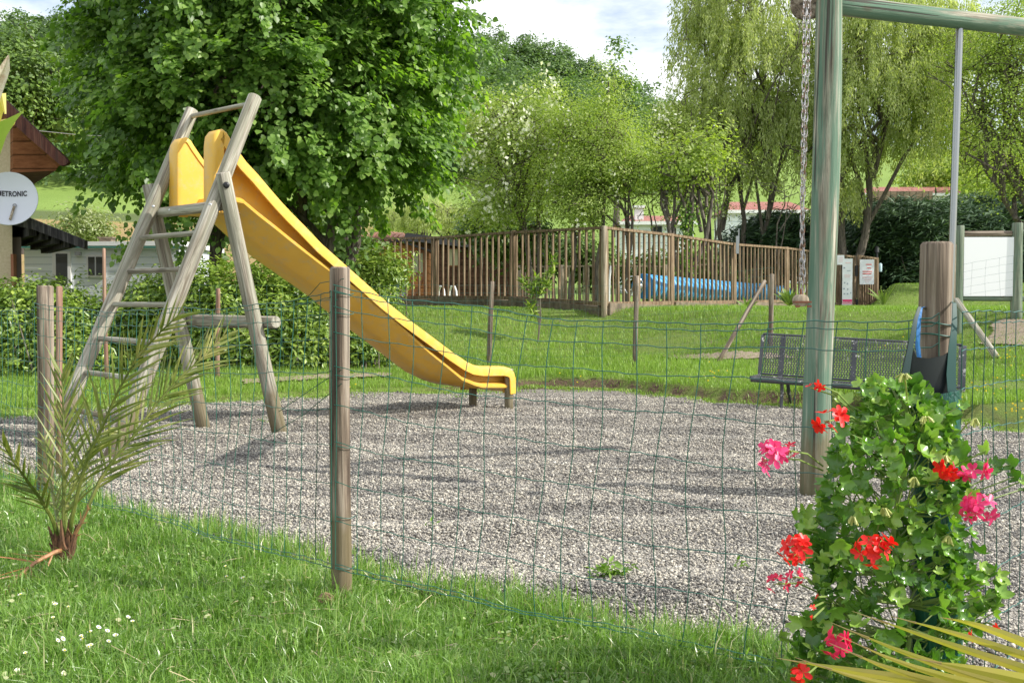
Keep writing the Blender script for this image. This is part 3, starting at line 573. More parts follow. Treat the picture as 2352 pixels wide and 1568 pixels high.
def link_ring(mb, c, L_, W_, r, rot, tilt=0):
    pts = []; k = 12
    for i in range(k+1):
        a = 2*PI*i/k; x = math.cos(a)*W_; z = math.sin(a)*W_+(L_/2-W_)*(1 if math.sin(a) > 0.01 else -1 if math.sin(a) < -.01 else 0)
        pts.append(Vector(c)+Vector((x*math.cos(rot), x*math.sin(rot), z)))
    mb.tube(pts, r, 5, cap=False)
def chain(mb, a, b, pitch=.038):
    a, b = Vector(a), Vector(b); n = int((a-b).length/pitch)
    for i in range(n+1): link_ring(mb, a.lerp(b, i/n), pitch*1.38, .0108, .0026, (.35 if i % 2 else 1.75))
ch = thing('swing_chain', 'rusty hanging swing chain ending in a round wooden grip', 'chain', at(1840, 690, 5.68))
chain(mb, at(1849, -60, 5.68), at(1840, 672, 5.68)); chain(mb, at(1861, -60, 5.70), at(1846, 440, 5.70)); chain(mb, at(1843, 440, 5.69), at(1846, 660, 5.69))
mb.build('chain_links', M['chain'], ch)
c0 = at(1839, 690, 5.66); mb = MB(); pts = [c0+Vector((0, -.05, 0)), c0+Vector((0, -.045, 0)), c0+Vector((0, .05, 0))]; mb.tube(pts, [.024, .032, .032], 18); mb.build('wooden_grip', M['pale_wood'], ch)
mb = MB(); mb.box(c0+Vector((0, -.03, -.008)), (.085, .05, .010)); mb.box(c0+Vector((.03, -.055, -.03)), (.022, .012, .012)); mb.box(c0+Vector((-.03, -.055, -.03)), (.022, .012, .012)); mb.tube([c0+Vector((0, 0, .03)), c0+Vector((0, 0, .06))], .006, 6)
M['rust'] = mat('rust', (.16, .06, .03), .8); mb.build('clamp', M['rust'], ch)
# ================================================================== BENCH
m = M['bench'] = mat('bench_paint', (.06, .065, .07), .45); g = NG(m); q = g.ramp(g.noise(g.coord(), 16, 5, .75), [(.60, (.055, .06, .065)), (.64, (.5, .48, .45))]); g.base(q)
ax = Vector((.906, -.42, -.045)).normalized(); nf = Vector((-.42, -.906, 0)).normalized(); BLn = 1.98
bo = Vector((2.62, 11.5, .31)); bn = thing('park_bench', 'dark perforated metal bench with flaking paint at the gravel edge', 'bench', (3.4, 11.1, 0))
def BP(s, dpt, h): return bo+ax*s+nf*dpt+Vector((0, 0, h))
def perforated(mb, prof, x0, x1, pitch, rad):
    """prof: list of (depth, height) polyline; plate with round holes"""
    L_ = [0]
    for a, b in zip(prof, prof[1:]): L_.append(L_[-1]+math.hypot(b[0]-a[0], b[1]-a[1]))
    def P(u, v): return BP(u, float(np.interp(v, L_, [p[0] for p in prof])), float(np.interp(v, L_, [p[1] for p in prof])))
    rowh = pitch*.866; nr_ = int(L_[-1]/rowh); nc = int((x1-x0)/pitch)
    for r_ in range(nr_):
        sh = pitch*.5*(r_ % 2); v0, v1 = r_*rowh, (r_+1)*rowh; vc = (v0+v1)/2
        for c_ in range(nc):
            u0 = x0+c_*pitch+sh*.5-pitch*.25; u1 = u0+pitch; uc = (u0+u1)/2; sq = [(u1, vc), (u1, v1), (uc, v1), (u0, v1), (u0, vc), (u0, v0), (uc, v0), (u1, v0)]
            h_ = [(uc+rad*math.cos(k*PI/4), vc+rad*math.sin(k*PI/4)) for k in range(8)]
            mb.add([P(*p) for p in sq+h_], [(k, (k+1) % 8, 8+(k+1) % 8, 8+k) for k in range(8)])
mb = MB(); perforated(mb, [(.02, -.005), (.20, -.02), (.40, .0)], .03, BLn-.03, .027, .0093); s_ = mb.build('seat', M['bench'], bn)
mb = MB(); pts = lambda d_, h_: [BP(.0, d_, h_), BP(BLn, d_, h_)]
mb.tube(pts(.415, -.022), .026, 10); mb.tube(pts(.02, -.012), .012, 8); mb.beam(BP(0, .02, -.008), BP(0, .41, -.004), .03, .03); mb.beam(BP(BLn, .02, -.008), BP(BLn, .41, -.004), .03, .03); mb.build('seat_frame', M['bench'], s_)
mb = MB(); perforated(mb, [(.0, .02), (-.04, .15), (-.13, .40), (-.17, .43)], .03, BLn-.03, .027, .0093); b_ = mb.build('backrest', M['bench'], bn)
mb = MB(); mb.tube(pts(-.175, .43), .012, 8); mb.tube(pts(.0, .015), .012, 8)
for s in (.0, .22, .95, BLn-.2, BLn): 
    w_ = .05 if s not in (0, BLn) else (.035 if s == 0 else .07)
    ring = [[BP(s-w_/2, d_, h_), BP(s+w_/2, d_, h_), BP(s+w_/2, d_-.02, h_), BP(s-w_/2, d_-.02, h_)] for d_, h_ in ((.02, -.03), (-.0, .06), (-.05, .17), (-.14, .40), (-.18, .425))]; mb.loft(ring, smooth=False)
mb.build('back_strut', M['bench'], b_)
for s in (.30, BLn-.30):
    for (d0, d1) in ((.34, .38), (.04, -.16)):
        mb = MB(); a, b = BP(s, d0, -.03), BP(s, d1, 0); b.z = .0; m1 = a.lerp(b, .5)+nf*(-.03 if d0 > .2 else .03)
        mb.tube([a, m1, b, b+nf*(.05 if d0 > .2 else -.05)], [.02, .018, .016, .014], 8); mb.build('leg', M['bench'], bn)
# ================================================================== NOTICE BOARD
Yb = 14.4; nb = thing('notice_board', 'blank white notice board between two green treated posts', 'notice board', gnd(2268, Yb))
for px, yt, r in ((2200, 518, .058), (2335, 512, .075)):
    p = gnd(px, Yb); log('post', p-Vector((0, 0, .1)), Vector((p.x, p.y, at(px, yt, Yb).z)), r, r*.95, M['board_post'], nb)
mb = MB(); a, b = at(2212, 545, Yb), at(2324, 680, Yb); mb.box(((a.x+b.x)/2, Yb-.03, (a.z+b.z)/2), (b.x-a.x, .02, a.z-b.z)); M['panel'] = mat('white_panel', (.86, .87, .88), .4); mb.build('panel', M['panel'], nb)
log('rail', at(2210, 537, Yb), at(2324, 536, Yb), .035, .035, M['brown_post'], nb, n=12, seg=3); log('rail', at(2208, 685, Yb), at(2324, 686, Yb), .035, .035, M['board_post'], nb, n=12, seg=3)
log('rail', at(2346, 534, Yb), at(2700, 530, Yb), .035, .035, M['board_post'], nb, n=12, seg=3); log('rail', at(2346, 686, Yb), at(2700, 690, Yb), .035, .035, M['board_post'], nb, n=12, seg=3)
# ================================================================== POOL FENCE
pf = thing('picket_fence', 'brown wooden picket fence enclosing the pool terrace', 'fence', at(1388, 703, 18.2))
FPs = [(700, 548, 684, 26.5), (820, 546, 690, 25.5), (1000, 543, 689, 23.4), (1180, 530, 691, 21.0), (1388, 519, 706, 18.4), (1541, 536, 703, 20.2), (1685, 558, 700, 22.4), (1806, 567, 698, 25.2), (1925, 583, 704, 27.4), (1962, 587, 706, 28.4)]
fpp = [(at(px, yt, Y), at(px, yb_, Y)) for px, yt, yb_, Y in FPs]
for i, (t_, b_) in enumerate(fpp):
    big = i == 4; log('post', b_-Vector((0, 0, .4)), t_, .052 if big else .05, .05, M['pale_wood'] if big else M['picket'], pf, n=14, seg=4)
def bay(mb, a, b, npk, drop=.03, foot=.03, wd=.04, solid=False):
    (at_, ab), (bt, bb) = a, b; d = (bt-at_).normalized(); off = Vector((d.y, -d.x, 0)).normalized()*.0
    at_, bt = at_-Vector((0, 0, drop)), bt-Vector((0, 0, drop)); ab, bb = ab+Vector((0, 0, foot)), bb+Vector((0, 0, foot))
    mb.beam(at_, bt, .075, .045); mb.beam(ab+Vector((0, 0, .03)), bb+Vector((0, 0, .03)), .06, .07)
    for k in range(npk):
        s = (k+.5)/npk; p = at_.lerp(bt, s); q = ab.lerp(bb, s); mb.beam(q+Vector((0, 0, .06)), p-Vector((0, 0, .02)), wd*1.0, .032*1.2, up=(d.x, d.y, 0))
for i, npk in enumerate((12, 13, 14, 14, 13, 15, 15, 15, 5)):
    mb = MB(); bay(mb, fpp[i], fpp[i+1], npk, wd=.032 if i < 7 else .045); mb.build('picket_panel', M['picket'], pf)
mb = MB()
for i in range(0, 9): mb.beam(fpp[i][1]-Vector((0, 0, .03))+Vector((0, .1, 0)), fpp[i+1][1]-Vector((0, 0, .10))+Vector((0, .1, 0)), .25, .22)
M['kerb'] = mat('kerb_stone', (.2, .15, .1), .9); g = NG(M['kerb']); g.base(g.ramp(g.noise(g.coord(), 8, 5), [(.35, (.10, .08, .055)), (.65, (.24, .19, .13))])); mb.build('footing', M['kerb'], pf)
mb = MB(); p = at(1690, 560, 22.3); mb.box(p+Vector((.03, 0, -.02)), (.06, .06, .36)); mb.box(p+Vector((.06, 0, .16)), (.02, .02, .3)); mb.build('clamp_bracket', M['galv'], pf)
gt = thing('gate', 'closed picket gate at the right end of the pool fence', 'gate', at(1990, 707, 28.6))
ga = (at(1972, 588, 28.5), at(1972, 706, 28.5)); gb = (at(2014, 594, 29.4), at(2014, 708, 29.4))
mb = MB(); bay(mb, ga, gb, 8, 0, .0, .075); mb.build('picket_panel', M['picket'], gt)
for a in (ga, gb): log('post', a[1], a[0]+Vector((0, 0, .03)), .045, .045, M['picket'], gt, n=10, seg=3)
mb = MB(); p = at(1967, 622, 28.3); mb.box(p, (.06, .05, .28)); mb.build('lock', M['black'], gt); mb = MB(); p = at(1968, 694, 28.3); mb.box(p, (.05, .05, .16)); mb.build('hinge', M['black'], gt)
def marks(mb, a, b, rows, Yf):   # rows: (y fraction, x0 fraction, x1 fraction, height fraction)
    for (fy, x0, x1, hh) in rows:
        xa, xb = a.x+(b.x-a.x)*x0, a.x+(b.x-a.x)*x1; z = a.z+(b.z-a.z)*fy; mb.box(((xa+xb)/2, Yf, z), (xb-xa, .006, hh*(a.z-b.z)))
M['redink'] = mat('red_print', (.75, .16, .15), .6); M['paleink'] = mat('pale_red_print', (.85, .55, .55), .6); M['greyink'] = mat('grey_print', (.35, .4, .47), .6); M['pink'] = mat('magenta_print', (.75, .05, .18), .5); M['sheetw'] = mat('sign_white', (.82, .84, .86), .4)
sg = thing('notice_sign', 'small white sheet with faint red lines beside the tall pool sign', 'sign', at(1930, 600, 27.2)); Yq = 26.6
a, b = at(1923, 586, Yq), at(1939, 608, Yq); mb = MB(); mb.box(((a.x+b.x)/2, Yq, (a.z+b.z)/2), (b.x-a.x, .02, a.z-b.z)); mb.build('board', M['sheetw'], sg)
mb = MB(); marks(mb, a, b, [(.25, .3, .8, .05), (.45, .2, .85, .05), (.65, .2, .8, .05)], Yq-.014); mb.build('print', M['paleink'], sg)
sg = thing('notice_sign', 'tall narrow white pool sign with a magenta band at its foot', 'sign', at(1945, 700, 27.2)); a, b = at(1935, 594, 27.1), at(1957, 700, 27.1); Yq = 27.1
mb = MB(); mb.box(((a.x+b.x)/2, Yq, (a.z+b.z)/2), (b.x-a.x, .02, a.z-b.z)); mb.build('board', M['sheetw'], sg)
mb = MB(); marks(mb, a, b, [(.09, .3, .85, .012), (.36, .2, .8, .014), (.40, .25, .75, .01)], Yq-.014); mb.build('print', M['paleink'], sg)
mb = MB(); marks(mb, a, b, [(.2, .1, .26, .03), (.26, .45, .8, .012), (.52, .2, .3, .03), (.53, .45, .58, .012), (.55, .45, .58, .012), (.65, .1, .25, .03), (.66, .5, .6, .035), (.76, .15, .3, .025), (.76, .45, .6, .03), (.74, .8, .9, .03)], Yq-.014); mb.build('pictogram', M['greyink'], sg)
mb = MB(); marks(mb, a, b, [(.91, .04, .98, .055), (.965, .02, .98, .02)], Yq-.014); mb.build('band', M['pink'], sg)
sg = thing('notice_sign', 'squarish white pool rules sign hanging on the gate', 'sign', at(1990, 650, 28.3)); a, b = at(1975, 596, 28.2), at(2007, 653, 28.2); Yq = 28.2
mb = MB(); mb.box(((a.x+b.x)/2, Yq, (a.z+b.z)/2), (b.x-a.x, .02, a.z-b.z)); mb.build('board', M['sheetw'], sg)
mb = MB(); marks(mb, a, b, [(.2, .42, .82, .04), (.34, .5, .78, .035), (.48, .18, .85, .035), (.57, .18, .82, .04)], Yq-.014); mb.build('heading', M['redink'], sg)
mb = MB(); marks(mb, a, b, [(.69, .2, .85, .02), (.75, .2, .9, .02), (.82, .3, .8, .02), (.9, .4, .65, .015)], Yq-.014); mb.build('print', M['paleink'], sg)
lp = thing('lantern_post', 'black lamp post with a small glass lantern beside the gate', 'lamp', at(2016, 706, 29.8)); mb = MB(); mb.tube([at(2014, 706, 29.8), at(2014, 575, 29.8)], .035, 8); mb.tube([at(2014, 580, 29.8), at(2014, 566, 29.8)], [.07, .04], 8); mb.build('pole', M['black'], lp)
M['glass'] = mat('pale_glass', (.45, .6, .66), .15, spec=.6); mb = MB(); mb.tube([at(2021, 624, 29.7), at(2021, 620, 29.7), at(2021, 607, 29.7), at(2021, 604, 29.7)], [.05, .06, .06, .03], 6); mb.build('lantern', M['glass'], lp)
# inner railing, pool cover, handrails
ir = thing('picket_railing', 'pale low picket railing on the far side of the pool', 'fence', at(1500, 690, 34))
mb = MB(); prs = [(at(x, y, 34), at(x, 700, 34)) for x, y in ((1190, 613), (1290, 612), (1392, 610), (1530, 612), (1660, 606), (1800, 604), (1935, 612))]
for i in range(6):
    mb = MB(); bay(mb, prs[i], prs[i+1], 9 if i != 3 else 14, 0, 0, .06); mb.build('picket_panel', M['pale_wood'], ir)
for t_, b_ in prs: log('post', b_, t_+Vector((0, 0, .05)), .07, .07, M['pale_wood'], ir, n=8, seg=2)
M['cover'] = mat('pool_cover', (.03, .26, .55), .35); g = NG(M['cover']); wv = g.n('TexWave'); wv.bands_direction = 'Z'; wv.inputs['Scale'].default_value = 1.7; wv.inputs['Distortion'].default_value = .6; g.l(g.coord(), wv.inputs['Vector']); g.base(g.ramp(wv.outputs['Fac'], [(.2, (.02, .2, .47)), (.8, (.1, .42, .72))])); g.bump(wv.outputs['Fac'], .6, .04)
pc = thing('pool_cover_roller', 'blue bubble pool cover rolled up behind the picket fence', 'pool cover', at(1600, 690, 25)); a, b = at(1478, 658, 21.8), at(1800, 676, 30.5)
o = log('rolled_cover', a, b, .25, .24, M['cover'], pc, n=28, seg=40, rough=.04)
mb = MB(); mb.tube([a-(b-a).normalized()*.35, a+(b-a)*.01], .05, 12); mb.build('axle', M['white'], pc)
mb = MB(); c_ = a-(b-a).normalized()*.5; cx, cz = c_.x, c_.z; mb.tube([Vector((cx+.19*math.cos(t), c_.y, cz+.19*math.sin(t))) for t in [i*PI/8 for i in range(17)]], .016, 6, cap=False)
mb.tube([c_, Vector((cx-.15, c_.y, .98))], .02, 6); mb.tube([c_, Vector((cx+.15, c_.y, .98))], .02, 6); mb.build('hand_wheel', M['steel'], pc)
hl = thing('pool_ladder', 'curved white handrails of the pool ladder behind the picket fence', 'handrail', at(1030, 690, 25.5))
for x0, x1 in ((1006, 1022), (1031, 1050)):
    mb = MB(); mb.tube([at(x0, 694, 25.5), at(x0+2, 668, 25.5), at(x0+(x1-x0)*.3, 658, 25.4), at(x0+(x1-x0)*.7, 658, 25.3), at(x1-2, 668, 25.1), at(x1, 692, 25)], .022, 8); mb.build('handrail', M['white'], hl)
o = thing('pool_shower', 'slim white upright post standing inside the fence corner', 'post', at(1400, 692, 24)); mb = MB(); mb.tube([at(1399, 694, 24), at(1400, 640, 24), at(1403, 612, 24), at(1410, 611, 24)], .022, 8); mb.build('tube', M['white'], o)
o = thing('leaning_panel', 'blue grey board leaning by the orange shed behind the fence', 'panel', at(915, 688, 27.5)); mb = MB(); M['bluepanel'] = mat('blue_grey_board', (.2, .23, .36), .5)
mb.prism([at(898, 690, 28), at(932, 690, 28), at(930, 640, 28.3), at(903, 632, 28.3)], (0, .05, 0)); mb.build('board', M['bluepanel'], o)
# ================================================================== SHEDS
def boards(name, c1, c2, c3, per=9, axis='Z'):
    m = mat(name, rough=.8, spec=.2); g = NG(m); wv = g.n('TexWave'); wv.wave_profile = 'SAW'; wv.bands_direction = axis; wv.inputs['Scale'].default_value = per*.16; g.l(g.coord(), wv.inputs['Vector'])
    c = g.ramp(g.noise(g.coord((3, 3, 12)), 1.6, 5, .7), [(.3, c1), (.5, c2), (.7, c3)]); e = g.ramp(wv.outputs['Fac'], [(.0, BLK), (.12, WHT)]); g.base(g.mix(1, c, g.ramp(wv.outputs['Fac'], [(0, (.25, .25, .25)), (.14, (1, 1, 1))]), 'MULTIPLY')); g.bump(e, .6, .02); return m
M['orange_wood'] = boards('orange_shed_boards', (.32, .12, .04), (.50, .2, .07), (.6, .28, .1)); M['dark_wood'] = boards('dark_cabin_shingles', (.035, .018, .013), (.08, .038, .024), (.13, .07, .045), 9)
M['felt'] = mat('roof_felt', (.045, .045, .05), .9); M['curtain'] = mat('curtain', (.42, .40, .26), .8); M['trim'] = mat('reddish_trim', (.28, .11, .05), .7)
def tilemat(name, c1, c2, c3, per=4):
    m = mat(name, rough=.85); g = NG(m); wv = g.n('TexWave'); wv.bands_direction = 'X'; wv.inputs['Scale'].default_value = per; g.l(g.coord(), wv.inputs['Vector']); w2 = g.n('TexWave'); w2.wave_profile = 'SAW'; w2.bands_direction = 'Y'; w2.inputs['Scale'].default_value = per*.7; g.l(g.coord(), w2.inputs['Vector'])
    c = g.ramp(g.noise(g.coord(), 9, 4, .7), [(.35, c1), (.5, c2), (.65, c3)]); g.base(g.mix(.6, c, g.ramp(w2.outputs['Fac'], [(0, (.3, .3, .3)), (.2, WHT)]), 'MULTIPLY')); g.bump(wv.outputs['Fac'], .8, .05); return m
M['tiles'] = tilemat('terracotta_tiles', (.28, .11, .06), (.45, .2, .12), (.55, .33, .24)); M['redtile'] = tilemat('red_tiles', (.30, .10, .07), (.42, .17, .13), (.5, .27, .22))
def B2(px0, px1, Y): return (px0-1176)/FPX*Y, (px1-1176)/FPX*Y
Yc = 38; x0, x1 = B2(955, 1230, Yc); zt = at(1000, 556, Yc).z; zr = at(1000, 576, Yc).z
cb = thing('wooden_cabin', 'dark brown shingled cabin with a black felt roof', 'cabin', ((x0+x1)/2, Yc+2, .9)); mb = MB()
mb.prism([(x0, Yc, .6), (x1, Yc, .6), (x1, Yc, zr-.25), (x0, Yc, zt)], (0, 4, 0)); mb.build('wall', M['dark_wood'], cb)
mb = MB(); xr0 = B2(885, 0, Yc)[0]; mb.prism([(xr0, Yc-.4, zt+.05), (B2(940, 0, Yc)[0], Yc-.4, zt+.30), (x1+.45, Yc-.4, zr-.12), (x1+.45, Yc-.4, zr-.2), (x0, Yc-.4, zt), (xr0, Yc-.4, zt-.02)], (0, 4.8, 0)); mb.build('roof', M['felt'], cb)
a, b = at(1029, 570, Yc), at(1056, 612, Yc); mb = MB(); mb.box(((a.x+b.x)/2, Yc-.01, (a.z+b.z)/2), (b.x-a.x, .06, a.z-b.z)); wn = mb.build('window', M['trim'], cb); mb = MB()
for s in (0, 1): mb.box(((a.x+b.x)/2+(s-.5)*(b.x-a.x)*.46, Yc-.045, (a.z+b.z)/2), ((b.x-a.x)*.4, .02, (a.z-b.z)*.88))
mb.build('pane', M['curtain'], wn)
Ys = 33; x0, x1 = B2(832, 985, Ys); sh = thing('garden_shed', 'small orange wooden shed with a door and terracotta tile roof', 'shed', ((x0+x1)/2, Ys+1, .9)); zl = at(850, 560, Ys).z; zh = at(930, 556, Ys).z; zd = at(985, 580, Ys).z; xm = B2(925, 0, Ys)[0]
mb = MB(); mb.prism([(x0, Ys, .6), (x1, Ys, .6), (x1, Ys, zd), (xm, Ys, zh), (x0, Ys, zl)], (0, 2.2, 0)); mb.build('wall', M['orange_wood'], sh)
mb = MB(); a = at(826, 552, Ys); b = at(922, 556, Ys); mb.prism([(a.x, Ys-.35, a.z-.03), (b.x, Ys-.35, b.z-.03), (b.x-.3, Ys+1.4, b.z+.26), (a.x+.55, Ys+1.4, a.z+.22)], (0, 0, .05)); rf = mb.build('roof', M['felt'], sh)
mb = MB()
for i in range(7):
    s = i/6; p = a.lerp(b, s); p2 = Vector((p.x+.25*(1-s)*2-.2*s+.1, Ys+1.4, p.z+.25)); p = Vector((p.x, Ys-.38, p.z)); mb.tube([p+(p2-p)*(k/4)+Vector((0, 0, .06)) for k in range(5)], .075, 8)
mb.build('roof_tiles', M['tiles'], rf)
mb = MB(); mb.beam((xm-.1, Ys-.12, zh+.03), (x1+.2, Ys-.12, zd+.0), .5, .05); mb.build('roof_edge', M['felt'], sh)
a, b = at(945, 575, Ys), at(978, 697, Ys); mb = MB(); mb.box(((a.x+b.x)/2, Ys-.02, (a.z+b.z)/2), (b.x-a.x, .06, a.z-b.z)); dr = mb.build('door', M['orange_wood'], sh)
mb = MB()
for z in (a.z-.05, (a.z+b.z)/2+.1, b.z+.1): mb.box(((a.x+b.x)/2, Ys-.07, z), (b.x-a.x, .03, .07))
for x in (a.x+.03, b.x-.03): mb.box((x, Ys-.066, (a.z+b.z)/2), (.07, .03, a.z-b.z))
mb.beam((a.x+.05, Ys-.068, b.z+.12), (b.x-.05, Ys-.068, (a.z+b.z)/2+.05), .03, .06, up=(0, 0, 1)); mb.build('door_frame', M['trim'], dr)
mb = MB(); mb.box(((a.x+b.x)/2, Ys-.058, a.z-.42), (b.x-a.x-.16, .02, .7)); mb.build('pane', M['curtain'], dr)
# ================================================================== MOBILE HOMES
def siding(name, c, per):
    m = mat(name, c, .5); g = NG(m); wv = g.n('TexWave'); wv.wave_profile = 'SAW'; wv.bands_direction = 'Z'; wv.inputs['Scale'].default_value = per; g.l(g.coord(), wv.inputs['Vector']); g.base(g.mix(1, (*c,), g.ramp(wv.outputs['Fac'], [(0, (.5, .55, .6)), (.2, WHT)]), 'MULTIPLY')); g.bump(wv.outputs['Fac'], .4, .03); return m
def _fixmix(): pass
M['siding'] = siding('white_siding', (.80, .84, .88), 2.2); M['siding_far'] = siding('white_siding_far', (.80, .83, .85), 1.1); M['dark_glass'] = mat('dark_glass', (.03, .035, .04), .1, spec=.8); M['greentrim'] = mat('teal_trim', (.05, .2, .17), .5); M['grey'] = mat('grey_plastic', (.3, .3, .32), .6)
Ym = 22; x0, x1 = B2(58, 413, Ym); zt = at(200, 565, Ym).z; mh = thing('mobile_home', 'long white mobile home with ribbed siding behind the left hedge', 'mobile home', ((x0+x1)/2, Ym+1.5, 0))
mb = MB(); mb.box(((x0+x1)/2, Ym+1.5, (zt+.1)/2), (x1-x0, 3, zt-.1)); mb.build('wall', M['siding'], mh)
mb = MB(); mb.prism([(x0-.1, Ym-.12, zt+.002), (x1+.1, Ym-.12, zt+.002), (x1+.1, Ym-.12, zt+.1), (x0-.1, Ym-.12, zt+.07)], (0, 3.2, 0)); rf = mb.build('roof', M['white'], mh)
mb = MB(); a, b = at(232, 547, Ym+1), at(264, 557, Ym+1); mb.box(((a.x+b.x)/2, Ym+1, zt+.13), (.26, .3, .16)); mb.box(((a.x+b.x)/2, Ym+1, zt+.22), (.32, .36, .03)); mb.build('roof_vent', M['kerb'], rf)
mb = MB(); mb.box(((x0+x1)/2, Ym-.135, zt-.03), (x1-x0+.2, .03, .03)); mb.build('trim', M['greentrim'], mh)
def win(x0p, y0, x1p, y1, name, fr=.04, glass='dark_glass', bars=0):
    a, b = at(x0p, y0, Ym), at(x1p, y1, Ym); mb = MB(); mb.box(((a.x+b.x)/2, Ym-.02, (a.z+b.z)/2), (b.x-a.x+2*fr, .06, a.z-b.z+2*fr)); o = mb.build(name, M['white'], mh)
    mb = MB(); k = bars+1; w_ = (b.x-a.x-.03*bars)/k
    for i in range(k): mb.box((a.x+w_*(i+.5)+.03*i, Ym-.055, (a.z+b.z)/2), (w_, .02, a.z-b.z))
    mb.build('pane', M[glass], o)
win(205, 590, 238, 632, 'window', bars=1); a, b = at(125, 577, Ym), at(162, 690, Ym); mb = MB(); mb.box(((a.x+b.x)/2, Ym-.02, (a.z+b.z)/2), (b.x-a.x+.06, .06, a.z-b.z)); dr = mb.build('door', M['white'], mh)
a, b = at(131, 583, Ym), at(158, 650, Ym); mb = MB(); mb.box(((a.x+b.x)/2, Ym-.057, (a.z+b.z)/2), (b.x-a.x, .02, a.z-b.z)); mb.build('pane', M['dark_glass'], dr)
p = at(182, 583, Ym); mb = MB(); mb.box(p+Vector((0, -.06, 0)), (.10, .1, .07)); mb.build('wall_lamp', M['grey'], mh)
def far_home(label, px0, px1, ytop, yeave, Y, depth=4, chim=None, roof='redtile', wins=()):
    x0, x1 = B2(px0, px1, Y); ze = at(px0, yeave, Y).z; zr = at(px0, ytop, Y).z; g0 = gzf((x0+x1)/2, Y)-.8; o = thing('mobile_home', label, 'mobile home', ((x0+x1)/2, Y+depth/2, g0+.8))
    mb = MB(); mb.box(((x0+x1)/2, Y+depth/2, (g0+ze)/2), (x1-x0, depth, ze-g0)); mb.build('wall', M['siding_far'], o)
    mb = MB(); e = .25; dz = max(.25, (zr-ze))+.15; hip = .12*(x1-x0); R_ = [(x0-e, Y-e, ze), (x1+e, Y-e, ze), (x1+e, Y+depth+e, ze), (x0-e, Y+depth+e, ze), (x0+hip, Y+depth/2, ze+dz), (x1-hip, Y+depth/2, ze+dz)]
    mb.add(R_, [(0, 1, 5, 4), (1, 2, 5), (2, 3, 4, 5), (3, 0, 4), (3, 2, 1, 0)]); rf = mb.build('roof', M[roof], o)
    mb = MB(); mb.box(((x0+x1)/2, Y-e-.02, ze-.02), (x1-x0+2*e, .05, .16)); mb.build('fascia', M['white'], o)
    if chim: p = at(chim, yeave-8, Y); mb = MB(); mb.box((p.x, Y+.8, ze+dz*.6), (.4, .4, .9)); mb.box((p.x, Y+.8, ze+dz*.6+.5), (.55, .55, .12)); mb.build('chimney', M['white'], rf)
    for (wx0, wy0, wx1, wy1) in wins: a, b = at(wx0, wy0, Y), at(wx1, wy1, Y); mb = MB(); mb.box(((a.x+b.x)/2, Y-.03, (a.z+b.z)/2), (b.x-a.x, .08, a.z-b.z)); mb.build('window', M['dark_glass'], o)
far_home('white mobile home with a chimney on its red roof, just above the fence', 1432, 1592, 495, 512, 50, chim=1472, wins=((1500, 520, 1520, 534),))
far_home('white mobile home half hidden by the willow trunks', 1672, 1856, 462, 486, 56, wins=((1725, 500, 1740, 530), (1780, 500, 1800, 520)))
far_home('white mobile home above the dark conifers at the right', 1985, 2248, 427, 447, 62, wins=((2080, 455, 2110, 470),))
o = thing('wooden_hut', 'grey brown hut wall in the shade under the willow', 'hut', at(2050, 520, 58)); x0, x1 = B2(2000, 2130, 57); mb = MB(); mb.box(((x0+x1)/2, 57, at(0, 490, 57).z), (x1-x0, 1, 2.2)); M['hutwall'] = boards('hut_boards', (.12, .09, .06), (.2, .15, .1), (.26, .2, .15), 6, 'X'); mb.build('wall', M['hutwall'], o)
# ================================================================== HOUSE AND DISH AT LEFT
M['render'] = mat('cream_render', (.52, .43, .27), .9); g = NG(M['render']); q = g.noise(g.coord(), 30, 5, .7); g.base(g.ramp(q, [(.3, (.44, .36, .22)), (.7, (.58, .49, .33))])); g.bump(q, .3, .01)
M['eave'] = boards('brown_eave_boards', (.13, .045, .015), (.21, .08, .03), (.27, .11, .045), 10); M['verge'] = woodmat('dark_verge_wood', (.05, .02, .018), (.11, .04, .03), (.16, .07, .05), crack=.3); M['blackwood'] = woodmat('black_stained_wood', (.012, .011, .012), (.03, .027, .027), (.09, .085, .08), crack=.2); M['greywall'] = mat('grey_brown_wall', (.16, .13, .10), .9)
Yh = 16; hs = thing('house', 'cream rendered house with dark timber eaves at the left edge', 'house', at(0, 620, Yh+2) - Vector((1, 0, 0)))
xw = B2(31, 0, Yh)[0]; xl = xw-4; HD = Vector((-.62, 1, 0)); mb = MB(); mb.prism([(xl, Yh, 0), (xw, Yh, 0), (xw, Yh, at(0, 272, Yh).z-.15), (xl, Yh, at(0, 272, Yh).z-.15)], HD*5); mb.build('wall', M['render'], hs)
def poly_px(pts, Y): return [at(x, y, Y) for x, y in pts]
mb = MB(); mb.prism(poly_px([(30, 397), (128, 392), (140, 372), (60, 300), (30, 272)], Yh-.25), HD*4.5); mb.build('eave_infill', M['eave'], hs)
mb = MB(); mb.prism(poly_px([(152, 378), (157, 372), (150, 362), (60, 276), (-60, 160), (-60, 200), (56, 308), (140, 381)], Yh-.8), (0, .09, 0)); mb.build('verge_board', M['verge'], hs)
mb = MB(); mb.prism(poly_px([(148, 374), (148, 364), (60, 279), (-60, 163), (-60, 178), (58, 292)], Yh-.7), HD*5.6); mb.build('roof', M['eave'], hs)
mb = MB(); xa, xb = B2(30, 62, Yh+.3); mb.prism([(xa, Yh+.15, 0), (xb, Yh+.15, 0), (xb, Yh+.15, 2.05), (xa, Yh+.15, 2.05)], HD*2); mb.build('side_wall', M['greywall'], hs)
mb = MB(); mb.prism(poly_px([(194, 572), (194, 552), (60, 498), (20, 492), (20, 515), (75, 527)], Yh-.6), (0, .12, 0)); mb.build('porch_verge', M['blackwood'], hs)
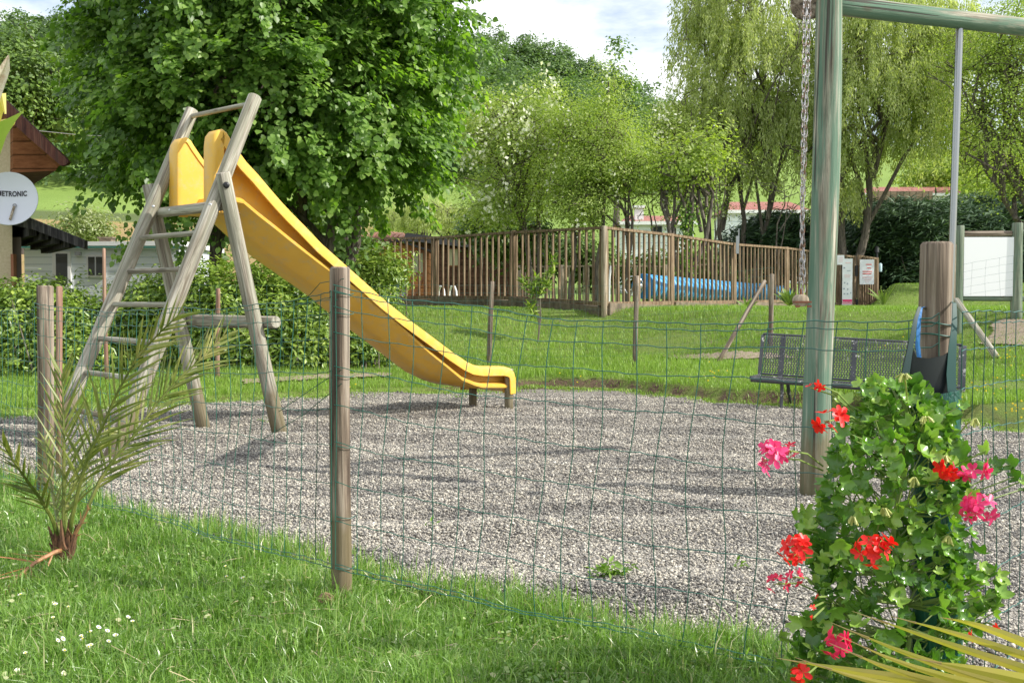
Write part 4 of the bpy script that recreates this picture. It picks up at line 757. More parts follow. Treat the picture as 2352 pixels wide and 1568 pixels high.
mb = MB(); mb.prism(poly_px([(190, 555), (60, 502), (20, 496), (20, 504), (60, 512), (190, 564)], Yh-.48), HD*2.4); mb.build('porch_roof', M['blackwood'], hs)
mb = MB()
for k in range(4): p = at(75+k*27, 532+k*9, Yh-.3); mb.beam(p, p+HD*1.8, .10, .12)
mb.build('porch_rafters', M['blackwood'], hs)
mb = MB(); a, b = at(33, 584, Yh), at(38, 700, Yh); mb.box(((a.x+b.x)/2, Yh-.05, (a.z+b.z)/2), (b.x-a.x+.02, .1, a.z-b.z)); mb.build('door_frame', M['trim'], hs)
M['dish'] = mat('dish_paint', (.62, .64, .70), .35, spec=.4); Yd = 15.2; dc = at(21, 456, Yd); dsh = thing('satellite_dish', 'round white satellite dish fixed to the cream house wall', 'satellite dish', dc)
R_ = 61/FPX*Yd; mb = MB(); rings = []
tv = Vector((.30, -1, .28)).normalized(); e1 = Vector((0, 0, 1)).cross(tv).normalized(); e2 = tv.cross(e1)
def DP(u, v, k=0): rr = math.hypot(u, v)/R_; return dc+e1*u+e2*v+tv*(.10*rr*rr-.10+k)
for f in (0.001, .2, .4, .6, .8, .93, 1.0): rings.append([DP(R_*f*math.cos(a), R_*1.05*f*math.sin(a)) for a in [2*PI*i/40 for i in range(40)]])
rings.append([DP(R_*1.012*math.cos(a), R_*1.06*math.sin(a), -.012) for a in [2*PI*i/40 for i in range(40)]]); mb.loft(rings, caps=False); mb.build('reflector', M['dish'], dsh)
mb = MB(); k = R_/61
mb.tube([DP(9*k, -14*k, .01), DP(3*k, -50*k, .03)], .018, 8); mb.build('feed_arm', M['pale_wood'], dsh)
mb = MB(); c_ = DP(10*k, -12*k, .02); mb.tube([c_+(e1*math.cos(a)+e2*math.sin(a))*.022 for a in [i*PI/6 for i in range(13)]], .007, 6, cap=False); mb.build('feed_ring', M['grey'], dsh)
mb = MB(); mb.tube([dc-tv*.1, dc-tv*.25, dc-tv*.25+Vector((-.1, .7, 0))], .03, 8); mb.build('bracket', M['grey'], dsh)
fc = bpy.data.curves.new('lettering', 'FONT'); fc.body = 'METRONIC'; fc.size = .10; fc.offset = .003; fc.extrude = .002; fc.space_character = 1.05; tob = bpy.data.objects.new('lettering', fc); COL.objects.link(tob)
bpy.context.view_layer.update(); dg = bpy.context.evaluated_depsgraph_get(); tm = bpy.data.meshes.new_from_object(tob.evaluated_get(dg)); bpy.data.objects.remove(tob)
vx = [v.co.x for v in tm.vertices]; wdt = max(vx)-min(vx); sc_t = 63*k/wdt
for v in tm.vertices:
    x = (v.co.x-min(vx))*sc_t; y = v.co.y*1.0; v.co = DP(-27*k+x, 11*k+y, .006+v.co.z)-dc
for p in tm.polygons: p.use_smooth = False
tm.materials.clear(); tm.materials.append(M['black']); link('lettering', tm, dsh)
#==PART4==
# ================================================================== FOREGROUND PLANTS
def blade_strip(mb, pts, widths, side, cup=.25, n=3):
    """long leaf: centre line pts, half widths, side vector; folded along the midrib"""
    rows = []
    for i, p in enumerate(pts):
        p = Vector(p); t = (Vector(pts[min(i+1, len(pts)-1)])-Vector(pts[max(i-1, 0)])).normalized(); s = Vector(side); s = (s-t*s.dot(t)).normalized(); nn = s.cross(t).normalized(); w_ = widths[i]
        rows.append([p-s*w_+nn*w_*cup, p, p+s*w_+nn*w_*cup])
    mb.loft(rows, closed=False, caps=False)
def pmat(name, cols, tr=.25, rough=.45, scale=6, tcol=(1.3, 1.4, .6), coord=(1, 1, 1)):
    m = mat(name, rough=rough); g = NG(m); c = g.ramp(g.noise(g.coord(coord), scale, 4, .65), [(.3+.4*i/(len(cols)-1), q) for i, q in enumerate(cols)]); g.base(c)
    t = g.n('BsdfTranslucent'); g.l(g.mix(1, c, tcol, 'MULTIPLY'), t.inputs['Color']); ms = g.n('MixShader'); ms.inputs[0].default_value = tr
    g.l(g.p.outputs[0], ms.inputs[1]); g.l(t.outputs[0], ms.inputs[2]); g.l(ms.outputs[0], g.nt.nodes['Material Output'].inputs['Surface']); return m
M['palm'] = pmat('palm_leaf', [(.085, .12, .022), (.18, .22, .045), (.34, .32, .11)], scale=9); M['palm_tip'] = pmat('dry_leaf_tip', [(.35, .22, .1), (.45, .33, .17)]); M['palm_dry'] = pmat('dead_frond', [(.34, .13, .06), (.48, .24, .12), (.5, .33, .2)], .1); M['palm_base'] = mat('palm_trunk_fibre', (.14, .05, .025), .9)
g = NG(M['palm_base']); g.base(g.ramp(g.noise(g.coord((1, 1, .3)), 60, 5, .7), [(.35, (.045, .025, .015)), (.65, (.22, .11, .055))]))
Yp_ = 4.0; pb = gp(150, 1300); Yp_ = pb.y; palm = thing('date_palm', 'young date palm with feathery fronds in the grass at the lower left', 'palm', pb)
def frond(pix, dys, nl, L0, mt='palm', w0=.0064, sideL=1., sideR=1., cv=.5, droop=.03, start=.22, nm='frond'):
    pts = [at(x, y, Yp_+dy) for (x, y), dy in zip(pix, np.interp(np.linspace(0, 1, len(pix)), np.linspace(0, 1, len(dys)), dys))]
    # resample
    P = [np.array(p) for p in pts]; d = [0]
    for a, b in zip(P, P[1:]): d.append(d[-1]+np.linalg.norm(b-a))
    def Q(s): return Vector([float(np.interp(s*d[-1], d, [p[i] for p in P])) for i in range(3)])
    mb = MB(); mb.tube([Q(i/14) for i in range(15)], [.0085*(1-.8*i/14)+.0012 for i in range(15)], 6); r_ = mb.build(nm, M[mt], palm)
    mb = MB(); view = Vector((0, 1, 0))
    for i in range(nl):
        s = start+(1-start)*i/(nl-1); t = (Q(min(1, s+.03))-Q(max(0, s-.03))).normalized(); sd_ = t.cross(view).normalized()
        for sg_, ks in ((1, sideR), (-1, sideL)):
            if ks <= 0: continue
            l = L0*ks*(.55+.6*math.sin(PI*min(1, .15+s*.8)))*random.uniform(.85, 1.12); ang = math.radians(random.uniform(28, 46)*(1.15-.55*s)); dirv = (t*math.cos(ang)+sd_*sg_*math.sin(ang)+view*random.uniform(-.35, .25)).normalized()
            a = Q(s); n_ = 5; pl = [a+dirv*l*j/n_+Vector((0, 0, -droop*(j/n_)**2*l*3)) for j in range(n_+1)]; wd = [w0*k_*random.uniform(.9, 1.1) for k_ in (.5, 1, .95, .7, .4, .05)]
            blade_strip(mb, pl, wd, sd_*.5+view*random.uniform(-1.2, 1.2)+Vector((0, 0, .6)), cup=.45)
    mb.build('leaflets', M[mt], r_); return r_
frond([(150, 1270), (146, 1200), (147, 1100), (147, 1000), (145, 930), (142, 860)], (0, .0, .05), 19, .22)
frond([(153, 1270), (165, 1190), (178, 1130), (201, 1050), (235, 980), (268, 905), (311, 825), (360, 770), (405, 728)], (0, -.1, -.2), 28, .215, start=.28)
frond([(158, 1270), (172, 1227), (200, 1170), (225, 1110), (261, 1054), (313, 994), (355, 932), (412, 868), (469, 818), (510, 775)], (0, .1, .3), 29, .215, start=.25, sideR=1.05)
frond([(143, 1260), (120, 1190), (90, 1140), (64, 1106), (35, 1065), (8, 1020)], (0, -.15, -.3), 16, .14, start=.35)
frond([(148, 1270), (150, 1180), (170, 1090), (215, 1010), (250, 985)], (0, .25, .5), 16, .15, start=.3)
frond([(146, 1270), (130, 1180), (112, 1090), (105, 1010)], (0, .3, .5), 14, .15, start=.3)
frond([(145, 1262), (128, 1266), (80, 1291), (24, 1340), (-10, 1385)], (0, -.2, -.5), 14, .14, 'palm_dry', .0035, droop=.02, nm='dead_frond')
frond([(160, 1250), (172, 1225), (190, 1195), (202, 1170)], (0, -.03, -.05), 3, .05, 'palm_dry', .003, nm='dead_frond')
mb = MB()
for i in range(24):
    a = random.uniform(0, 6.28); r = random.uniform(.005, .022); h = random.uniform(.08, .2); p = pb+Vector((math.cos(a)*r, math.sin(a)*r, 0)); q = p+Vector((math.cos(a)*random.uniform(.01, .06), math.sin(a)*.03, h)); mb.tube([p, p.lerp(q, .5)+Vector((random.gauss(0, .006), 0, 0)), q], [.017, .012, .003], 5)
mb.build('trunk', M['palm_base'], palm)
# banana leaves at the left edge
M['banana'] = pmat('banana_leaf', [(.16, .26, .03), (.26, .36, .06)], .4, scale=3); M['banana_y'] = pmat('yellowing_leaf', [(.55, .47, .08), (.62, .55, .13)], .35); M['banana_d'] = pmat('dry_leaf_white', [(.28, .15, .10), (.72, .65, .56), (.5, .32, .24)], .1, scale=26)
Yk = 3.2; bnp = thing('banana_plant', 'banana plant reaching in from the left edge with a dry white leaf tip', 'banana plant', gp(-260, 1500))
def bl(pix, wd, mt, side=(0, 0, 1), dys=(0, 0), cup=.3, nm='leaf'):
    pts = [at(x, y, Yk+float(np.interp(i/(len(pix)-1), (0, 1), dys))) for i, (x, y) in enumerate(pix)]; mb = MB(); blade_strip(mb, pts, wd, side, cup); return mb.build(nm, M[mt], bnp)
bl([(-160, 470), (-70, 380), (-20, 335), (15, 300), (38, 275), (56, 254)], [.05, .085, .075, .055, .03, .003], 'banana', (.6, 0, .8), (-.1, 0), .15)
bl([(-120, 420), (-60, 330), (-10, 290), (20, 281), (34, 283)], [.03, .04, .032, .018, .003], 'banana_y', (.2, .3, 1), (.1, .05), .4)
bl([(-80, 400), (-30, 300), (-8, 240), (4, 215), (12, 262)], [.02, .03, .022, .012, .003], 'banana_y', (1, .3, .3), (.1, .05), .4)
bl([(-60, 420), (-30, 290), (-12, 220), (2, 180), (12, 155), (20, 127)], [.015, .02, .018, .017, .014, .002], 'banana_d', (1, .2, .3), (.05, 0), .7, 'dry_leaf')
mb = MB(); mb.tube([gp(-260, 1500), at(-200, 900, Yk), at(-130, 450, Yk), at(-70, 420, Yk)], [.06, .05, .035, .02], 10); mb.build('stem', M['banana'], bnp)
# yellow green palm blades at the lower right
M['blade'] = pmat('long_blade', [(.24, .24, .03), (.40, .36, .05), (.48, .36, .10)], .3, .4, scale=5)
lb = thing('fan_palm', 'yellow green fan palm blades reaching in at the lower right corner', 'palm', (1.3, 1.25, .2)); O = at(2700, 1640, 1.02)
for (x, y, mx_, my_, dy, wd) in ((2011, 1421, 2352, 1535, .22, .007), (2084, 1424, 2352, 1505, .28, .0065), (2178, 1420, 2352, 1475, .3, .007), (1965, 1452, 2330, 1580, .2, .008), (1960, 1500, 2250, 1590, .15, .008), (1830, 1518, 2150, 1568, .2, .008), (1978, 1482, 2260, 1575, .12, .006), (2150, 1520, 2352, 1560, .05, .008), (1890, 1530, 2200, 1600, .1, .007)):
    a = at(x, y, 1.02+dy); b = at(mx_, my_, 1.02+dy*.45); n_ = 9; pts = []
    for j in range(n_): s = j/(n_-1); p = a*(1-s)**2+b*2*s*(1-s)*.9+O*s*s+(a*.0); p = a*(1-s)*(1-s)+(b*2-(a+O)*.5)*2*s*(1-s)+O*s*s; pts.append(p)
    mb = MB(); blade_strip(mb, pts, [wd*.78*k_ for k_ in (.04, .35, .6, .8, .95, 1, 1, .9, .6)], (.25, .2, 1), .35); o = mb.build('blade', M['blade'], lb)
    mb = MB(); blade_strip(mb, [a-(pts[1]-a).normalized()*.03, a, pts[0].lerp(pts[1], .35)], [.0002, wd*.1, wd*.2], (.25, .2, 1), .35); mb.build('dry_tip', M['palm_tip'], o)
mb = MB(); mb.tube([O, O+Vector((.15, -.05, -.25)), O+Vector((.2, 0, -.75))], [.02, .025, .03], 8); mb.build('stem', M['blade'], lb)
# ================================================================== HANGING PLANTER BAG
M['bag'] = mat('green_plastic_sheet', (.012, .10, .075), .35, spec=.5); g = NG(M['bag']); q = g.noise(g.coord((1, 1, .25)), 22, 4, .6, 1.2); g.base(g.ramp(q, [(.35, (.006, .05, .04)), (.6, (.02, .14, .10)), (.72, (.10, .26, .24))])); g.bump(q, .9, .02)
M['blue'] = mat('blue_strap', (.02, .16, .42), .5); g = NG(M['blue']); g.bump(g.noise(g.coord(), 60, 3), .5, .004); Ybg = PC.y-.04
pbag = thing('planter_bag', 'dark green plastic flower bag hung on the thick right fence post', 'planter bag', at(2140, 1300, Ybg))
def px_to_w(px, Y): return px/FPX*Y
mb = MB(); rings = []
for y, xa, xb, dp in ((895, 2082, 2194, .05), (905, 2080, 2196, .052), (960, 2086, 2190, .05), (1040, 2088, 2194, .055), (1120, 2084, 2196, .055), (1210, 2086, 2192, .055), (1300, 2082, 2196, .06), (1420, 2080, 2198, .06), (1540, 2084, 2192, .05), (1600, 2090, 2186, .03)):
    cx = at((xa+xb)/2, y, Ybg); w_ = px_to_w((xb-xa)/2, Ybg); rg = []
    for j in range(28): a = 2*PI*j/28; k_ = 1+.06*math.sin(3*a+y*.02)+.035*math.sin(7*a+y*.05); rg.append(cx+Vector((math.cos(a)*w_*k_, math.sin(a)*dp*k_-.035, .006*math.sin(2*a+y))))
    rings.append(rg)
mb.loft(list(reversed(rings)), caps=False); mb.build('bag', M['bag'], pbag)
mb = MB(); bp_ = [[at(x, y, Ybg-.012+.02*abs((x-2135)/60)**2) for x, y in r] for r in (((2066, 905), (2090, 940), (2135, 945), (2180, 935), (2197, 905)), ((2068, 870), (2095, 890), (2135, 893), (2175, 885), (2196, 870)), ((2088, 782), (2106, 820), (2135, 823), (2168, 816), (2192, 800)))]
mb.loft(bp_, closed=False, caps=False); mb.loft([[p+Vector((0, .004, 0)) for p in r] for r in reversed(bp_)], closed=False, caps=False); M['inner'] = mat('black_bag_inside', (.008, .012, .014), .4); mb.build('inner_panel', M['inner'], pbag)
def strap(pix, wd, mt, dy=-.01, lab=None):
    pts = [at(x, y, Ybg+d_) for (x, y, d_) in pix]; mb = MB(); rows = []
    for i, p in enumerate(pts): s = Vector((1, .15, 0)); rows.append([p-s*wd[i], p+s*wd[i], p+s*wd[i]+Vector((0, .003, 0)), p-s*wd[i]+Vector((0, .003, 0))])
    mb.loft(rows, smooth=True); mb.build('strap', M[mt], pbag, lab)
M['strapd'] = mat('dark_green_strap', (.008, .06, .048), .4); M['strapg'] = mat('grey_green_strap', (.02, .05, .048), .45)
strap([(2132, 712, .1), (2113, 704, .03), (2104, 730, .01), (2093, 790, -.005), (2082, 850, -.012), (2074, 905, -.012)], [.003, .0045, .0055, .007, .010, .011], 'strapg', lab='dull grey green strap')
strap([(2128, 704, .09), (2116, 706, .03), (2111, 740, .012), (2108, 790, .008), (2112, 825, .008)], [.003, .004, .005, .006, .006], 'blue', lab='blue strap')
strap([(2178, 690, .1), (2193, 696, .05), (2193, 740, .02), (2188, 800, .0), (2185, 860, -.012), (2187, 900, -.02)], [.003, .005, .007, .011, .013, .012], 'strapd', lab='shiny dark green strap')
# ================================================================== GERANIUM
M['ger'] = leafmat('geranium_leaf', [(.05, .13, .02), (.10, .22, .032), (.17, .33, .05), (.32, .46, .09)], .22, .25, (1.4, 1.7, .5), spec=.5)
M['gstem'] = mat('geranium_stem', (.22, .30, .08), .5); M['red'] = leafmat('red_petals', [(.70, .012, .01), (.85, .03, .02)], .3, .4, (1.2, 1, 1)); M['pinkp'] = leafmat('pink_petals', [(.72, .03, .16), (.88, .08, .26)], .3, .4, (1.2, 1, 1)); M['crimson'] = leafmat('crimson_petals', [(.60, .01, .06), (.75, .03, .12)], .3, .4, (1.2, 1, 1)); M['bud'] = mat('green_buds', (.40, .42, .12), .5)
def ivy_tpl():
    rs = [(-90, .12), (-62, .62), (-38, .85), (-18, .60), (8, .80), (28, .98), (48, .70), (66, .88), (90, 1.08), (114, .88), (132, .70), (152, .98), (172, .80), (198, .60), (218, .85), (242, .62)]
    V_ = [[0, 0, .0]]; 
    for a, r in rs: V_.append([r*math.cos(math.radians(a))*.52, r*math.sin(math.radians(a))*.52, .30*r*r*(1 if (int(a) % 3) else .6)])
    for a, r in rs: V_.append([r*math.cos(math.radians(a))*.27, r*math.sin(math.radians(a))*.27, -.03*r])
    n = len(rs); F_ = []
    for i in range(n):
        j = (i+1) % n
        if i == n-1: pass
        F_.append([1+i, 1+j, 1+n+j, 1+n+i]); F_.append([0, 1+n+i, 1+n+j])
    return np.array(V_), F_
IVY = ivy_tpl()
geo = [(885, 1985, 2110), (950, 1955, 2185), (1020, 1925, 2205), (1080, 1895, 2250), (1150, 1865, 2235), (1230, 1820, 2215), (1320, 1850, 2250), (1400, 1850, 2280), (1480, 1825, 2230), (1570, 1810, 2220), (1700, 1830, 2200)]
gy = [q[0] for q in geo]; gl_ = [q[1] for q in geo]; gr_ = [q[2] for q in geo]
ger = thing('trailing_geranium', 'bushy trailing geranium with red and pink flowers filling the green bag', 'geranium', at(2060, 1650, 2.6))
cs, ns, sp_ = [], [], []
Yg = Ybg-.16
for i in range(1200):
    y = random.uniform(880, 1680); xl_, xr_ = np.interp(y, gy, gl_), np.interp(y, gy, gr_); mid, hw = (xl_+xr_)/2, (xr_-xl_)/2+8*math.sin(y*.05)+8*math.sin(y*.13+2)
    a = random.uniform(0, 2*PI); rr = random.uniform(.45, 1)**.6*(1+.07*random.gauss(0, 1)); x = mid+math.cos(a)*hw*rr; dpt = math.sin(a)*.17*rr*min(1, hw/150); p = at(x, y, Yg+dpt+(.05 if y < 1000 else 0)); cs.append(p); n_ = Vector((math.cos(a)*.6, math.sin(a)*.8, .55))+Vector((random.gauss(0, .7), random.gauss(0, .7), random.gauss(0, .6))); ns.append(n_)
for (x, y, k_, s_) in ((2290, 1070, 5, 22), (2330, 1110, 3, 14), (2270, 1330, 7, 24), (2290, 1375, 4, 18), (1855, 1180, 5, 22), (1835, 1450, 5, 25), (1880, 1420, 5, 25), (2180, 940, 5, 20), (2210, 1240, 5, 20), (1960, 960, 5, 22), (1990, 905, 4, 16)):
    for _ in range(k_): cs.append(at(x+random.gauss(0, s_), y+random.gauss(0, s_), Yg+random.gauss(0, .04))); ns.append(Vector((random.gauss(0, .5), -.6+random.gauss(0, .4), .6)))
Cn = np.array([tuple(c) for c in cs]); Nn = np.array([tuple(c) for c in ns]); n = len(Cn); Sg = RNG.uniform(.026, .062, n); me = leaves_mesh('foliage', Cn, Sg, Nn, M['ger'], IVY); centre_mesh(me, ger.location)
for p in me.polygons: p.use_smooth = True
link('foliage', me, ger)
mb = MB(); axisx = [at(2070+20*math.sin(i), 900+70*i, Yg+.04) for i in range(11)]
mb.tube(axisx, .006, 6)
for i in range(330+len(cs)-1200):
    p = Vector(cs[random.randrange(1200)] if i < 330 else cs[1200+i-330]); j = min(range(11), key=lambda q: abs(axisx[q].z-(p.z-.08))); a = axisx[j]; m_ = a.lerp(p, .5)+Vector((random.gauss(0, .02), random.gauss(0, .02), -.02)); mb.tube([a, m_, p], [.0028, .0022, .0016], 5, cap=False)
mb.build('stems', M['gstem'], ger)
PET = (np.array([[0, 0, 0], [.28, .5, .05], [.22, .95, -.02], [0, 1.05, -.05], [-.22, .95, -.02], [-.28, .5, .05], [0, .5, -.03]]), [[0, 1, 6], [1, 2, 3, 6], [6, 3, 4, 5], [0, 6, 5]])
def flower(px, py, Y, rad, nf_, mt, label, stem=None, pw=.021, flat=(1, 1)):
    c = at(px, py, Y); P_, D_, N_ = [], [], []
    for i in range(nf_):
        d = Vector((random.gauss(0, 1), random.gauss(0, 1)-.6, random.gauss(0, 1)+.2)).normalized(); q = c+Vector((d.x*rad*flat[0], d.y*rad*.7, d.z*rad*flat[1]))*random.uniform(.6, 1.05); e1_ = d.orthogonal().normalized(); e2_ = d.cross(e1_); ph = random.random()*6
        for k_ in range(5): a = ph+2*PI*k_/5+random.gauss(0, .12); v = e1_*math.cos(a)+e2_*math.sin(a)+d*random.uniform(.1, .5); P_.append(q); D_.append(v); N_.append(d+v*-.2)
    me = leaves_mesh('flower_head', np.array([tuple(q) for q in P_]), pw*RNG.uniform(.8, 1.15, len(P_)), np.array([tuple(q) for q in N_]), M[mt], PET, ydir=np.array([tuple(q) for q in D_]))
    centre_mesh(me, ger.location)
    for p in me.polygons: p.use_smooth = True
    o = link('flower_head', me, ger, label)
    if stem:
        mb = MB(); s_ = at(stem[0], stem[1], Yg+.0); mb.tube([s_, s_.lerp(c, .5)+Vector((0, 0, .012)), c], .0022, 5); base = Vector(c)
        for i in range(nf_): d = Vector((random.gauss(0, 1), random.gauss(0, 1), random.gauss(0, 1))).normalized(); mb.tube([c-(c-s_).normalized()*.012, c+d*rad*.7], .0009, 3, cap=False)
        mb.build('stalk', M['gstem'], o)
    return o
flower(1862, 890, 2.55, .006, 1, 'red', 'single small red bloom on a long stalk', (1960, 945), .013); flower(1884, 884, 2.55, .006, 2, 'red', 'small red bloom beside the single one', (1960, 940), .014)
flower(1895, 968, 2.5, .020, 4, 'red', 'loose red flower pair at upper left', (1980, 975)); flower(1925, 960, 2.5, .020, 4, 'red', None, (1985, 975))
flower(1775, 1052, 2.45, .036, 10, 'pinkp', 'large pink flower head hanging at far left', (1890, 1080), flat=(.8, 1.3)); flower(1815, 1035, 2.45, .016, 3, 'crimson', 'small dusky pink buds beside the large pink head', (1890, 1070), .014)
flower(1833, 1262, 2.4, .036, 12, 'red', 'dense red flower head at left', (1900, 1290), flat=(1.1, .8)); flower(2005, 1268, 2.38, .038, 13, 'red', 'bright red flower head at the centre', (2050, 1230), flat=(1.25, .9))
flower(2178, 1075, 2.5, .020, 5, 'red', 'red flower at the edge of the bag', (2130, 1110)); flower(2232, 1078, 2.5, .028, 8, 'pinkp', 'wide pink flower head at right', (2190, 1120), flat=(1.3, .7))
flower(2250, 1168, 2.5, .040, 13, 'pinkp', 'dense pink flower head at far right', (2190, 1170), flat=(1.15, .8)); flower(1785, 1340, 2.4, .020, 5, 'crimson', 'spent crimson flower head at lower left', (1880, 1360), .015, (1.6, .8)); flower(1825, 1325, 2.4, .016, 4, 'crimson', None, (1880, 1350), .014)
flower(1925, 1472, 2.35, .028, 7, 'crimson', 'crimson pink flower head near the bottom', (1980, 1460)); flower(1850, 1552, 2.35, .022, 5, 'red', 'red flower head at the bottom edge', (1900, 1530)); flower(2238, 1460, 2.45, .008, 2, 'red', None, (2200, 1440), .012); flower(2355-60, 1440, 2.6, .004, 1, 'red', None, (2240, 1440), .012)
for (x, y) in ((1865, 1395), (1880, 1370), (1868, 1418), (2230, 1500)): flower(x, y, 2.42, .003, 1, 'red', None, (1920, 1390), .008)
for (x, y, sx_, sy_) in ((2077, 862, 2085, 935), (2030, 1170, 2010, 1240), (2170, 1050, 2150, 1120), (2100, 1100, 2080, 1170), (2240, 965, 2200, 1000), (1960, 1190, 1990, 1240), (2180, 1235, 2200, 1300), (2125, 960, 2110, 1020)):
    c = at(x, y, 2.5); s_ = at(sx_, sy_, Yg); mb = MB(); mb.tube([s_, s_.lerp(c, .6)+Vector((0, 0, .01)), c], .002, 5)
    for k_ in range(9): d = Vector((random.gauss(0, .6), random.gauss(0, .6), -1)).normalized(); q = c+d*random.uniform(.015, .026)+Vector((0, 0, .006)); mb.tube([c, c+Vector((d.x*.008, d.y*.008, .004)), q], [.001, .0015, .003], 5)
    mb.build('bud_cluster', M['bud'], ger)
# ================================================================== SMALL THINGS
M['petal'] = mat('daisy_white', (.85, .83, .82), .5)
for i, (cx, cy) in enumerate(((300, 1165), (315, 1200), (380, 1198), (330, 1255), (368, 1343), (437, 1370), (528, 1352), (580, 1335), (622, 1357), (675, 1388), (717, 1278), (770, 1310), (345, 1420), (385, 1413), (390, 1434), (170, 1442), (468, 1412), (540, 1420), (512, 1450), (635, 1422), (1300, 958), (1376, 1008), (1296, 1015), (90, 1120))):
    x, y = cx*.402, 938+cy*.402; p = gp(x, y+14); h = random.uniform(.045, .07); d = thing('daisy', 'small white daisy with a yellow centre in the foreground grass', 'daisy', p, 'daisies in the foreground grass'); top = p+Vector((random.gauss(0, .008), random.gauss(0, .008), h))
    mb = MB(); mb.tube([p, top], .0012, 4); mb.build('stem', M['gstem'], d); tl = Vector((random.gauss(0, .5), -.2, .8)).normalized(); e1_ = tl.orthogonal().normalized(); e2_ = tl.cross(e1_); rr = random.uniform(.0062, .009); mb = MB()
    for k_ in range(13): a = 2*PI*k_/13; v = e1_*math.cos(a)+e2_*math.sin(a); u_ = v.cross(tl); mb.add([top+v*.002, top+v*rr*.7+u_*rr*.2+tl*.001, top+v*rr+tl*.002, top+v*rr*.7-u_*rr*.2+tl*.001], [(0, 1, 2, 3)])
    mb.build('petals', M['petal'], d); mb = MB(); mb.tube([top, top+tl*.0025], [.0034, .002], 7); mb.build('flower_centre', M['buttercup'], d)
M['husk'] = woodmat('brown_husk', (.18, .08, .04), (.38, .2, .12), (.5, .32, .2)); p = gp(748, 1398); mb = MB(); mb.loft([[p+Vector((math.cos(a)*r*1.1, math.sin(a)*r, .012+z)) for a in [2*PI*k_/14 for k_ in range(14)]] for z, r in ((0, .008), (.006, .022), (.018, .029), (.032, .025), (.042, .014), (.047, .003))])
tag(mb.build('dry_husk', M['husk']), 'round brown dry husk lying in the grass at the foot of the middle post', 'husk'); p = gp(930, 1333, .02); mb = MB(); mb.loft([[p+Vector((math.cos(a)*r*1.5, math.sin(a)*r, z)) for a in [2*PI*k_/10 for k_ in range(10)]] for z, r in ((0, .004), (.004, .009), (.012, .008), (.015, .002))]); tag(mb.build('fallen_nut', M['husk']), 'tiny reddish nut on the gravel edge right of the middle post', 'nut')
M['weed'] = leafmat('weed_leaf', [(.10, .2, .02), (.2, .33, .04)], .3)
for (x, y, R0, n_, lab) in ((1405, 1328, .075, 60, 'leafy green weed growing in the gravel in the foreground'), (600, 972, .05, 14, 'small pale weed by the foot of the right slide leg'), (985, 1210, .02, 8, 'tiny weed in the middle of the gravel'), (1700, 1310, .03, 10, 'small weed in the gravel left of the geranium'), (1060, 915, .12, 90, 'grassy weeds round the foot of the slide end')):
    p = gp(x, y); C = np.array(p)+RNG.normal(size=(n_, 3))*[R0*.6, R0*.5, 0]+[0, 0, .015]; C[:, 2] += RNG.uniform(0, R0*.7, n_); me = leaves_mesh('weed', C, RNG.uniform(.022, .038, n_)*(1.5 if R0 > .07 and R0 < .1 else 1), RNG.normal(size=(n_, 3))*.5+[0, 0, 1], M['weed'], LEAF_SHRUB); centre_mesh(me, p); o = link('weed', me); o.location = p; tag(o, lab, 'weed')
# ================================================================== SHRUBS
M['shrub'] = leafmat('laurel_leaf', [(.09, .15, .025), (.16, .25, .04), (.26, .37, .06), (.44, .52, .11)], .3, .35, (1.3, 1.5, .5), spec=.5)
def lobes_px(L_): return [((at(x, y, Y).x, Y, at(x, y, Y).z), (rx/FPX*Y, ry_, rz/FPX*Y)) for (x, y, Y, rx, ry_, rz) in L_]
def shrub(label, lob, ncl, per, size, sp=.09, name='laurel_shrub', lm='shrub', cat='shrub', group=None, nst=26, tpl=LEAF_SHRUB, shell=.35):
    lob = lobes_px(lob); cx = np.mean([l[0][0] for l in lob]); cy = np.mean([l[0][1] for l in lob]); g0 = Vector((cx, cy, gzf(cx, cy))); o = thing(name, label, cat, g0, group)
    P, nr, cl, cc = blob_points(lob, ncl, per, sp, shell, 1.0); k = P[:, 2] > gz(P[:, 0], P[:, 1]); P, nr, cl = P[k], nr[k], cl[k]
    me = leaves_mesh('foliage', P, size*RNG.uniform(.6, 1.3, len(P)), nr, M[lm], tpl, clump=cl); centre_mesh(me, g0); link('foliage', me, o)
    mb = MB()
    for i in range(nst):
        c = Vector(cc[random.randrange(len(cc))]); b = Vector((c.x+random.gauss(0, .15), c.y+random.gauss(0, .1), 0)); b.z = gzf(b.x, b.y)-.02; m_ = b.lerp(c, .5)+Vector((random.gauss(0, .06), random.gauss(0, .06), 0)); mb.tube([b, m_, c], [.013, .009, .004], 5, cap=False)
    mb.build('stems', M['bark_light'], o); return o
shrub('tall laurel hedge at the left edge below the house', [(-60, 750, 14.6, 100, .6, 110), (40, 750, 14.4, 70, .6, 100), (60, 830, 14.3, 100, .5, 60)], 520, 30, .085, nst=40, name='laurel_hedge', cat='hedge')
shrub('laurel hedge in front of the mobile home between the stakes', [(150, 760, 14.6, 80, .6, 95), (100, 690, 14.6, 55, .5, 45), (190, 830, 14.3, 80, .5, 60)], 420, 30, .085, nst=30, name='laurel_hedge', cat='hedge')
shrub('laurel hedge seen between the slide ladder rails', [(290, 740, 15, 60, .6, 80), (370, 730, 15, 80, .6, 110), (330, 810, 14.7, 80, .5, 70)], 470, 30, .085, nst=34, name='laurel_hedge', cat='hedge')
shrub('laurel hedge between the two slide legs', [(470, 720, 14.7, 80, .6, 115), (550, 730, 14.5, 80, .6, 130), (500, 810, 14.4, 90, .5, 60)], 560, 30, .085, nst=50, name='laurel_hedge', cat='hedge')
